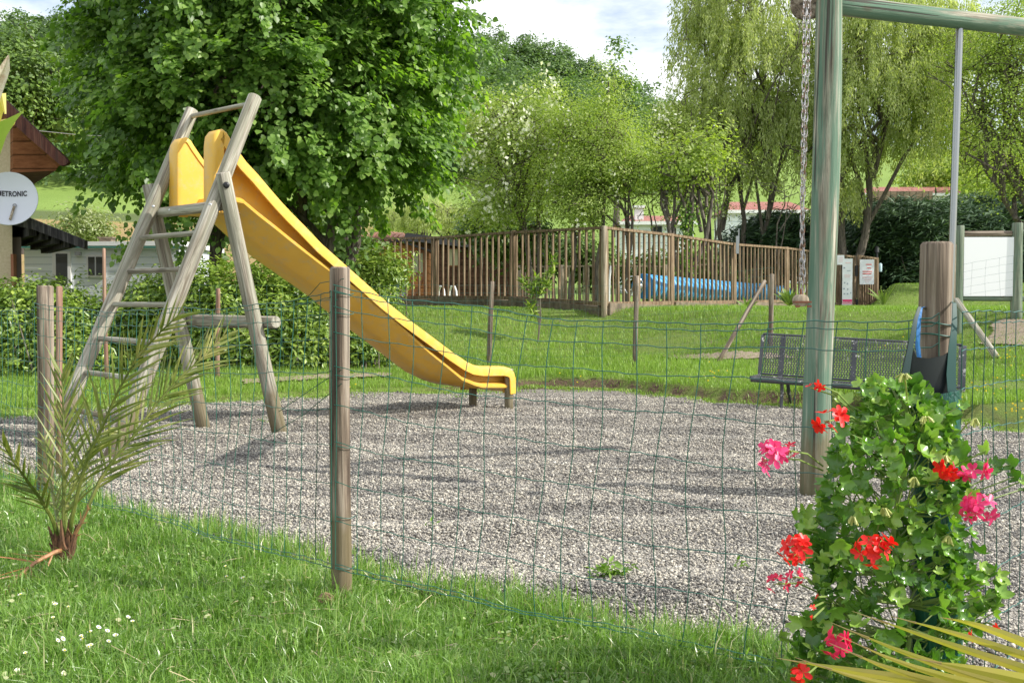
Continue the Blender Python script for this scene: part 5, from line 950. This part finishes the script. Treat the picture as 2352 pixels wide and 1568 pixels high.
shrub('laurel hedge under the yellow chute', [(640, 720, 14.7, 80, .6, 130), (720, 750, 14.7, 80, .6, 120), (690, 820, 14.5, 110, .5, 50)], 600, 30, .085, nst=40, name='laurel_hedge', cat='hedge')
shrub('low laurel bush at the right end of the hedge behind the middle post', [(800, 790, 14.9, 90, .5, 60), (850, 800, 14.8, 60, .4, 35)], 190, 30, .08, name='laurel_bush', cat='bush')
shrub('round laurel bush standing before the orange shed', [(875, 625, 18, 62, .5, 52), (840, 650, 18, 50, .5, 50), (850, 700, 17.6, 60, .4, 40)], 330, 28, .085, nst=24, name='laurel_bush', cat='bush')
M['flow'] = leafmat('blossom_white', [(.55, .55, .42), (.8, .8, .7)], .3); M['haw'] = leafmat('hawthorn_leaf', [(.13, .18, .04), (.22, .27, .08), (.55, .55, .4)], .3)
shrub('pale flowering bush on the brown field behind the roofs', [(185, 515, 42, 45, 1.2, 35), (225, 530, 42, 40, 1, 22), (130, 540, 42, 30, 1, 18)], 190, 30, .16, .25, 'flowering_bush', 'haw', 'bush')
# oleander sapling on the bank
ol = thing('oleander_sapling', 'slender young oleander standing on the grass bank before the picket fence', 'sapling', ground_hit(1235, 790)); b = ol.location.copy(); mb = MB(); cs2 = []
for (x, y, X2, Y2, Y_) in ((1235, 700, 1228, 640, 0), (1240, 690, 1268, 600, 0), (1236, 690, 1205, 650, 0), (1240, 680, 1255, 650, 0), (1235, 730, 1215, 700, 0)):
    q = at(x, y, b.y); e = at(X2, Y2, b.y); mb.tube([b, b.lerp(q, .6)+Vector((.03, 0, 0)), q, e], [.012, .01, .008, .004], 5); cs2 += [e, e.lerp(q, .3), e.lerp(q, .6)]
mb.build('stem', M['bark_light'], ol); C = np.array([tuple(c) for c in cs2]); C = np.repeat(C, 22, 0); D = RNG.normal(size=C.shape)+[0, 0, .35]; me = leaves_mesh('foliage', C+RNG.normal(size=C.shape)*.03, RNG.uniform(.1, .17, len(C)), RNG.normal(size=C.shape), M['shrub'], (LEAF_NARROW[0]*[1.3, 1, 1], LEAF_NARROW[1]), ydir=D); centre_mesh(me, b); link('foliage', me, ol)
def spiky(label, px, py, Y, L_, n_, name='yucca'):
    p = at(px, py, Y); o = thing(name, label, name, p); mb = MB()
    for i in range(n_): a = random.uniform(0, 2*PI); e = random.uniform(.3, 1.35); d = Vector((math.cos(a)*math.cos(e), math.sin(a)*math.cos(e)*.7, math.sin(e))); l = L_*random.uniform(.7, 1.1); blade_strip(mb, [p+d*l*s+Vector((0, 0, -.25*l*s*s)) for s in (0, .4, .75, 1)], [.02, .028, .018, .002], (1, .3, 0))
    mb.build('leaves', M['yucca'], o)
M['yucca'] = pmat('yucca_leaf', [(.14, .24, .04), (.3, .38, .1)], .3); spiky('spiky yucca beside the picket fence behind the chain', 1812, 700, 20, .42, 46); spiky('drooping palm seedling beside the gate', 2030, 700, 26, .75, 12, 'palm_seedling'); spiky('low spiky plant at the foot of the picket fence', 1715, 712, 19, .35, 16, 'grass_tuft')
#==PART5==
# ================================================================== TREES
M['linden'] = leafmat('linden_leaf', [(.05, .105, .024), (.10, .185, .038), (.18, .30, .062), (.34, .46, .12)], .4, .4, (1.5, 1.8, .45), spec=.4)
M['robinia'] = leafmat('robinia_leaf', [(.17, .23, .05), (.255, .335, .075), (.35, .44, .11), (.50, .56, .20)], .5, .5, (1.35, 1.5, .5))
M['willow'] = leafmat('willow_leaf', [(.24, .30, .10), (.35, .41, .15), (.46, .51, .22), (.60, .63, .34)], .5, .5, (1.3, 1.4, .6))
M['conifer'] = leafmat('juniper_needles', [(.02, .05, .026), (.04, .085, .04), (.07, .13, .052), (.11, .19, .065)], .08, .6)
M['oak'] = leafmat('oak_leaf', [(.06, .11, .045), (.10, .17, .06), (.15, .235, .075), (.22, .32, .10)], .3, .6)
def base_at(px, Y): x = (px-1176)/FPX*Y; return Vector((x, Y, gzf(x, Y)))
lind = lobes_px([(640, 240, 17, 320, 2.6, 190), (600, 30, 17, 350, 2.6, 190), (385, 250, 16.4, 130, 1.6, 120), (835, 230, 17.2, 120, 1.8, 155), (890, 350, 17, 70, 1.3, 75), (700, 400, 17.2, 250, 1.5, 50), (400, 360, 16.2, 130, 1.2, 60), (880, 40, 17, 140, 1.8, 150), (320, 140, 16.5, 60, 1.2, 90), (480, 410, 16.6, 110, 1.0, 45), (620, -200, 17, 340, 2.6, 190)])
st_ = [(base_at(x, Y), at(x2, y2, Y)) for x, Y, x2, y2 in ((695, 17.6, 690, 200), (740, 17.4, 790, 180), (770, 17.7, 880, 220), (500, 17.2, 470, 200), (560, 17.8, 540, 150), (640, 17.3, 640, 60))]
lb_ = base_at(650, 17.4); lin = thing('linden_tree', 'big dense dark green linden behind the slide, its crown cut by the top edge', 'tree', lb_)
def sprays(lobes, n, per, L_, wd, size, shell=.72, tw=.3):
    vol = np.array([l[1][0]*l[1][1]*l[1][2] for l in lobes])**.7; ix = RNG.choice(len(lobes), n, p=vol/vol.sum()); c = np.array([l[0] for l in lobes])[ix]; r = np.array([l[1] for l in lobes])[ix]
    d = RNG.normal(size=(n, 3)); d[:, 1] -= .35; d /= np.linalg.norm(d, axis=1, keepdims=True); A = c+d*r*(shell+(1-shell)*RNG.random((n, 1)))
    h = d.copy(); h[:, 2] = h[:, 2]*.5+RNG.normal(0, .25, n)+.1; h += RNG.normal(size=(n, 3))*tw; h /= np.linalg.norm(h, axis=1, keepdims=True)
    Ls = RNG.uniform(*L_, n); pn = (per*(Ls/np.mean(L_))*RNG.uniform(.7, 1.3, n)).astype(int); ii = np.repeat(np.arange(n), pn); s_ = RNG.random(len(ii))**.8
    P = A[ii]+h[ii]*(Ls[ii]*s_)[:, None]; P[:, 2] -= .45*Ls[ii]*s_**2; w_ = wd*(1.15-.75*s_)
    off = RNG.normal(size=P.shape)*w_[:, None]; off[:, 2] *= .42; P += off
    nr = np.array([0, 0, .9])+h[ii]*.55+RNG.normal(size=(n, 3))[ii]*.28+RNG.normal(size=P.shape)*.33; tip = h[ii]*.6+off/wd*.35+RNG.normal(size=P.shape)*.25+[0, 0, -.55]
    return P, nr, tip, np.clip(.35+.5*(s_-.3)+RNG.normal(0, .18, n)[ii], 0, 1), A
P, nr, tip, cl, cc = sprays(lind, 1450, 98, (.5, 1.05), .125, .1)
me = leaves_mesh('crown', P, .087*RNG.uniform(.45, 1.35, len(P)), nr, M['linden'], LEAF_BROAD, ydir=tip, clump=cl); centre_mesh(me, lb_); link('crown', me, lin)
mb = MB()
for a_, b_ in st_: branches(mb, a_, cc[RNG.choice(len(cc), 80, replace=False)], .11, 5, 30, b_, .3, .15, .008)
mb.build('trunk', M['bark'], lin)
# robinias
def blossoms(frac, n_, size, sel=None):
    def f(root, cc, P):
        k = RNG.choice(len(cc), min(n_, len(cc)), replace=False); c = cc[k]
        if sel is not None: c = c[sel(c)]
        C = np.repeat(c, 16, 0)+RNG.normal(size=(len(c)*16, 3))*[.09, .09, .2]+[0, -.35, -.1]; me = leaves_mesh('blossom', C, size*RNG.uniform(.6, 1.2, len(C)), RNG.normal(size=C.shape)+[0, -.3, .6], M['flow'], LEAF_DIAMOND); centre_mesh(me, root.location); link('blossom', me, root)
    return f
RB = (LEAF_DIAMOND[0]*[.8, 1, 1], LEAF_DIAMOND[1])
tree('robinia_tree', 'airy yellow green robinia with white blossom beside the linden', 'tree', base_at(1225, 28), lobes_px([(1190, 350, 28, 140, 1.6, 110), (1110, 290, 28, 70, 1.2, 90), (1230, 260, 28, 90, 1.2, 60), (1180, 450, 28, 130, 1.4, 60), (1130, 490, 28, 80, 1.2, 35), (1265, 200, 28, 25, .5, 40)]), 'robinia', RB, .062, 470, 80, .33, r0=.08, nmain=7, nsub=70, stems=[(base_at(1222, 28), at(1180, 230, 28)), (base_at(1232, 28.1), at(1260, 210, 28))], wob=.25, flat=.45, shell=.2, extra=blossoms(0, 110, .12), thin=.012)
tree('robinia_tree', 'tall bright robinia with a pointed top in the middle of the picture', 'tree', base_at(1370, 26.5), lobes_px([(1400, 340, 26.5, 110, 1.6, 90), (1398, 205, 26.5, 28, .5, 75), (1430, 405, 26.5, 85, 1.3, 60), (1330, 400, 26.5, 110, 1.3, 90), (1330, 480, 26.5, 80, 1.3, 40), (1320, 290, 26.5, 70, 1, 60)]), 'robinia', RB, .062, 480, 80, .30, r0=.065, nmain=7, nsub=60, stems=[(base_at(1368, 26.5), at(1390, 190, 26.5)), (base_at(1310, 26.8), at(1330, 380, 26.8)), (base_at(1440, 26.3), at(1450, 400, 26.3))], wob=.22, flat=.45, shell=.2, extra=blossoms(0, 16, .10), thin=.011)
tree('robinia_tree', 'thin robinia with dim hanging blossom between the bright one and the willow', 'tree', base_at(1590, 30), lobes_px([(1560, 350, 30, 80, 1.5, 90), (1600, 430, 30, 80, 1.3, 70), (1530, 300, 30, 50, 1, 70)]), 'robinia', RB, .068, 190, 60, .34, r0=.065, nmain=6, nsub=40, stems=[(base_at(1598, 30), at(1560, 250, 30)), (base_at(1580, 30.2), at(1500, 330, 30))], wob=.3, flat=.5, shell=.2, extra=blossoms(0, 60, .10), thin=.012)
tree('robinia_tree', 'broad robinia with an arching grey branch at the right edge', 'tree', base_at(2420, 27), lobes_px([(2330, 230, 26, 130, 1.6, 130), (2260, 130, 27, 110, 1.6, 100), (2370, 60, 26, 110, 1.4, 110), (2350, 400, 27, 90, 1.4, 60), (2240, 340, 28, 80, 1.2, 90)]), 'robinia', RB, .068, 440, 76, .34, r0=.11, nmain=7, nsub=60, stems=[(base_at(2420, 27), at(2320, 60, 26)), (base_at(2440, 27), at(2200, 160, 26.5)), (base_at(2430, 27), at(2240, 350, 26.5))], wob=.35, flat=.55, shell=.2, thin=.013)
# willows: hanging strands
def willow(label, base, tops, lob, n_str, Lr, per, stems, name='weeping_willow', size=.12, r0=.16, lm='willow', cullx=None):
    root = thing(name, label, 'tree', base); idx = RNG.choice(len(lob), n_str, p=np.array([l[1][0]*l[1][2] for l in lob])/sum(l[1][0]*l[1][2] for l in lob)); c = np.array([l[0] for l in lob])[idx]; r = np.array([l[1] for l in lob])[idx]
    d = RNG.normal(size=(n_str, 3)); d /= np.linalg.norm(d, axis=1, keepdims=True); d[:, 2] = np.abs(d[:, 2])*1.4-.45; A = c+d*r*RNG.uniform(.35, 1.05, (n_str, 1)); L_ = RNG.uniform(*Lr, n_str); out_ = d.copy(); out_[:, 2] = 0
    ii = np.repeat(np.arange(n_str), per); s = RNG.random(len(ii)); C = A[ii]+out_[ii]*(L_[ii]*.25*s)[:, None]+RNG.normal(size=(len(ii), 3))*.055; C[:, 2] -= L_[ii]*s**1.25; D = RNG.normal(size=C.shape)*.35+out_[ii]*.25+[0, 0, -1]
    k = C[:, 2] > gz(C[:, 0], C[:, 1])+.6; C, D, ii = C[k], D[k], ii[k]
    me = leaves_mesh('crown', C, size*RNG.uniform(.6, 1.2, len(C)), RNG.normal(size=C.shape)+[0, -.4, .4], M[lm], (LEAF_NARROW[0]*[1.5, 1, 1], LEAF_NARROW[1]), ydir=D, clump=RNG.random(n_str)[ii]); centre_mesh(me, base); link('crown', me, root)
    mb = MB()
    for b_, t_ in stems: branches(mb, b_, A[RNG.choice(n_str, 60)], r0, 7, 34, t_, .35, .3, .012)
    mb.build('trunk', M['bark'], root); return root
willow('tall pale willow with several thin trunks left of the log post', base_at(1680, 31), None, lobes_px([(1730, 120, 31, 190, 2.5, 150), (1650, 250, 31, 130, 2, 120), (1800, 280, 31, 120, 2, 130), (1620, 60, 31, 90, 1.4, 100), (1740, -60, 31, 190, 2.2, 110), (1700, 380, 31, 100, 1.5, 60)]), 2000, (.25, .8), 44, [(base_at(1672, 31), at(1640, 200, 31)), (base_at(1648, 31.4), at(1600, 300, 31)), (base_at(1706, 31), at(1700, 100, 31)), (base_at(1716, 30.6), at(1820, 250, 31))], r0=.085)
willow('big weeping willow with a thick leaning trunk behind the gate', base_at(1950, 30), None, lobes_px([(2010, 200, 30, 200, 2.5, 160), (2130, 290, 30, 130, 2, 140), (1900, 330, 30, 90, 1.6, 110), (2050, 40, 30, 200, 2.2, 120), (2180, 120, 30, 110, 1.8, 120), (1930, 440, 30, 70, 1.2, 50)]), 2400, (.3, 1.0), 44, [(base_at(1950, 30), at(2040, 220, 30)), (base_at(1950, 30)+Vector((.02, .02, .1)), at(1900, 180, 30))], r0=.14)
willow('small light green weeping willow behind the cabin', base_at(1080, 44), None, lobes_px([(1075, 500, 44, 60, 1.5, 40), (985, 490, 44, 80, 1.6, 50), (1110, 520, 44, 30, 1, 30), (920, 500, 46, 70, 1.5, 40)]), 800, (.3, .9), 34, [(base_at(1080, 44), at(1075, 480, 44)), (base_at(960, 44), at(980, 470, 44))], name='small_willow', r0=.1)
# thin sapling trunks, ivy clad stem
mb = None
for i, (px, Y, x2, y2, r, lab) in enumerate(((1510, 27, 1490, 430, .045, 'thin bare dark sapling left of the ivy covered trunk'), (1535, 27.5, 1530, 440, .04, 'second thin bare sapling close to the ivy covered trunk'), (1640, 28, 1655, 400, .06, 'slim grey sapling leaning right beside the willow stems'), (1775, 28, 1800, 420, .05, 'slim sapling trunk near the half hidden mobile home'))):
    b = base_at(px, Y); t_ = at(x2, y2, Y); tree('sapling', lab, 'sapling', b, [((t_.x, Y, t_.z), (.9, .7, .8))], 'robinia', RB, .065, 18, 26, .3, r0=r*.7, nmain=3, nsub=9, top=t_, wob=.18, thin=.008)
b = base_at(1575, 26); tp = at(1578, 400, 26); iv = tree('ivy_clad_tree', 'forked tree trunk wrapped in dark ivy above the picket fence', 'tree', b, lobes_px([(1560, 380, 26, 70, 1, 50), (1620, 350, 26, 50, .8, 50)]), 'robinia', RB, .11, 130, 24, .24, r0=.09, nmain=5, nsub=14, stems=[(b, at(1520, 420, 26)), (b, at(1640, 390, 26)), (b, at(1578, 380, 26))], wob=.2, thin=.01, trunk_h=.55)
C = np.array([tuple(b.lerp(tp, s)) for s in RNG.uniform(0, .75, 1500)])+RNG.normal(size=(1500, 3))*[.11, .11, .1]; me = leaves_mesh('ivy', C, RNG.uniform(.05, .1, 1500), RNG.normal(size=C.shape)+[0, -.5, .3], M['linden'], LEAF_DIAMOND); centre_mesh(me, b); link('ivy', me, iv)
# junipers and dark bushes
for i, (L_, ncl, lab) in enumerate((
    ([(1790, 545, 32, 90, 1.5, 50), (1740, 570, 32, 70, 1.3, 40), (1830, 590, 32, 80, 1.3, 50)], 300, 'dark juniper left of the log post above the picket fence'),
    ([(2060, 520, 33, 110, 2, 60), (2000, 560, 33, 70, 1.6, 60), (2080, 610, 33, 110, 1.6, 60)], 480, 'dark spreading juniper right of the willow trunk'),
    ([(2180, 520, 34, 80, 1.8, 55), (2170, 590, 34, 100, 1.6, 70)], 360, 'dark juniper behind the thick fence post'),
    ([(2270, 500, 35, 110, 2, 50), (2290, 580, 35, 110, 1.8, 80), (2400, 520, 35, 90, 1.8, 90)], 560, 'dark juniper behind the white notice board'))):
    lob = lobes_px(L_); P, nr, cl, cc = blob_points(lob, ncl, 60, .26, .6, .35); b = base_at(L_[0][0], L_[0][2]); o = thing('juniper', lab, 'conifer', b)
    D = RNG.normal(size=P.shape)*.5+np.sign(RNG.normal(size=(len(P), 1)))*[1, 0, .25]+[0, -.5, 0]; me = leaves_mesh('foliage', P, .26*RNG.uniform(.6, 1.3, len(P)), RNG.normal(size=P.shape)*.3+[0, -.2, 1], M['conifer'], LEAF_NARROW, ydir=D, clump=cl); centre_mesh(me, b); link('foliage', me, o)
    mb = MB(); branches(mb, b, cc, .1, 4, 14, Vector(lob[0][0]), .2, .2); mb.build('trunk', M['bark'], o)
M['darkbush'] = leafmat('dark_bush_leaf', [(.04, .08, .015), (.07, .13, .02), (.12, .2, .03), (.2, .3, .05)], .2, .5)
for L_, ncl, lab, Y in (([(1180, 545, 31, 90, 1.2, 50), (1120, 520, 31, 60, 1.2, 40)], 240, 'dark undergrowth bush under the blossoming robinia', 31), ([(1310, 585, 39, 90, 1.3, 50), (1380, 610, 39, 70, 1.2, 40)], 240, 'green undergrowth bush behind the pool fence corner', 39), ([(1520, 630, 38, 90, 1.3, 40), (1620, 620, 38, 90, 1.3, 40), (1720, 620, 38, 90, 1.3, 45)], 420, 'dark bushes behind the pool cover and pale railing', 38), ([(770, 600, 22, 90, 1.2, 60), (700, 560, 22, 70, 1, 50)], 300, 'leafy green bush under the linden left of the orange shed', 22), ([(2300, 440, 50, 90, 2, 60), (2160, 400, 66, 90, 2.5, 50), (2330, 360, 60, 110, 2.5, 60)], 420, 'bright leafy bushes above the junipers at the right edge', 50), ([(420, 590, 26, 90, 1.2, 60), (330, 600, 26, 40, 1, 30)], 180, 'shaded bush beneath the left side of the linden', 26)):
    shrub(lab, L_, ncl, 30, .15 if Y < 40 else .24, .2 if Y < 40 else .35, 'leafy_bush', 'darkbush' if Y != 50 else 'robinia', 'bush', nst=12, tpl=LEAF_DIAMOND)
o = thing('white_pole', 'slim white pole standing left of the orange shed roof', 'pole', base_at(814, 40)); mb = MB(); mb.tube([base_at(814, 40), at(812, 470, 40)], .06, 8); mb.build('shaft', M['white'], o)
o = thing('white_pole', 'thin pale pole on the far meadow between the willow trunks', 'pole', base_at(1716, 70)); mb = MB(); mb.tube([base_at(1716, 70), at(1716, 440, 70)], .04, 6); mb.build('shaft', M['galv'], o)
mb = MB(); mb.tube([at(80, 300, 40), at(190, 311, 45)], .014, 5); mb.tube([at(190, 311, 45), at(420, 318, 55)], .014, 5)
tag(mb.build('overhead_cable', M['galv']), 'thin pale cable crossing in front of the dark wood above the house roof', 'cable')
# far wood: distinct skyline trees + the mass
def far_tree(name, label, px, ytop, Y, wpx, hpx, ncl, per, lm='oak', size=.55, sp=.9, group=None):
    b = base_at(px, Y); zt = at(px, ytop, Y).z; h = hpx/FPX*Y; w_ = wpx/FPX*Y/2
    lob = [((b.x, Y, zt-h*.5), (w_*.8, w_*.8, h*.48)), ((b.x-w_*.5, Y, zt-h*.7), (w_*.6, w_*.7, h*.3)), ((b.x+w_*.45, Y-1, zt-h*.62), (w_*.6, w_*.7, h*.32))]; b.z = min(b.z, zt-h)
    return tree(name, label, 'tree', b, lob, lm, LEAF_DIAMOND, size, ncl, per, sp, r0=.3, nmain=4, nsub=10, top=(b.x, Y, zt-h*.3), wob=.6, thin=.05, flat=.6, shell=.6)
for px, yt, Y, wp, hp, lab in ((1125, 42, 225, 95, 110, 'round topped oak highest on the hill skyline'), (1205, 66, 225, 80, 100, 'oak on the skyline just right of the highest one'), (1280, 92, 222, 90, 90, 'oak stepping down the skyline above the robinias'), (1350, 125, 218, 90, 90, 'low oak on the skyline left of the pointed robinia'), (1045, 55, 220, 90, 110, 'oak on the hill beside the linden crown'), (1478, 215, 215, 70, 60, 'small dark oak at the low end of the wooded ridge'), (1545, 240, 215, 80, 60, 'last dark oak of the ridge before the willow'), (70, 12, 205, 120, 130, 'oak at the top left corner of the wood'), (10, 30, 200, 110, 110, 'oak at the left end of the wooded ridge'), (165, 12, 205, 130, 130, 'oak on the left ridge half hidden by the linden')):
    far_tree('oak_tree', lab, px, yt, Y, wp, hp, 70, 40, sp=.8)
far_tree('poplar_tree', 'narrow dark tree rising behind the pointed robinia', 1415, 100, 90, 75, 260, 90, 44, 'oak', .3, .5)
lobw = []
def skyl(px): return np.interp(px, [-300, 0, 200, 900, 1000, 1100, 1200, 1300, 1400, 1470, 1560, 1800, 2500], [40, 55, 35, 60, 90, 90, 115, 140, 175, 235, 262, 275, 290])
for _ in range(460):
    px = random.uniform(-260, 1900); Y = random.uniform(128, 226); b = base_at(px, Y)
    if px > 1500 and Y < 200: continue
    rr = random.uniform(2.2, 4.2); lobw.append(((b.x, b.y, b.z+rr*1.3), (rr, rr, rr*1.25)))
for _ in range(90):
    px = random.uniform(-260, 1900); Y = 222; x = (px-1176)/FPX*Y; rr = random.uniform(2.2, 3.6); z = CH+(700-skyl(px))/FPX*Y-rr; lobw.append(((x, Y, min(z, gzf(x, Y)+9)), (rr, rr, rr)))
P, nr, cl, cc = blob_points(lobw, 12500, 24, .75, .75, .6); me = leaves_mesh('hillside_wood', P, .62*RNG.uniform(.6, 1.3, len(P)), nr, M['oak'], LEAF_DIAMOND, clump=cl)
tag(link('hillside_wood', me), 'mixed green wood covering the hill behind the campsite', 'wood', kind='stuff')
# bright green younger trees at the wood's edge, left
tree('hazel_tree', 'bright green tree in front of the dark wood at the left edge', 'tree', base_at(60, 70), lobes_px([(60, 180, 70, 80, 3, 90), (20, 260, 70, 80, 3, 70), (130, 260, 72, 60, 2.5, 60), (30, 120, 72, 60, 2.5, 50)]), 'darkbush', LEAF_DIAMOND, .3, 420, 34, .5, r0=.25, nmain=5, nsub=18, top=at(60, 180, 70), wob=.4, thin=.03, flat=.6, shell=.5)

GROUPS = {'robinia_tree': 'robinia trees behind the pool fence', 'weeping_willow': 'weeping willows behind the pool fence', 'juniper': 'dark junipers behind the pool terrace', 'laurel_hedge': 'laurel hedges behind the slide', 'laurel_bush': 'laurel bushes beside the slide', 'leafy_bush': 'leafy bushes in the background', 'sapling': 'thin saplings beside the willow', 'oak_tree': 'oaks on the wooded skyline', 'notice_sign': 'white notices by the pool gate', 'wooden_stake': 'thin wooden stakes by the left hedge', 'white_pole': 'pale poles in the background', 'weed': 'weeds growing in the gravel'}
for o in bpy.data.objects:
    k = o.name.split('.')[0]
    if o.parent is None and k in GROUPS: o['group'] = GROUPS[k]
    if o.parent is None and k == 'mobile_home' and 'red roof' in o['label'] or o.parent is None and k == 'mobile_home' and ('hidden by' in o['label'] or 'conifers' in o['label']): o['group'] = 'white mobile homes beyond the pool'
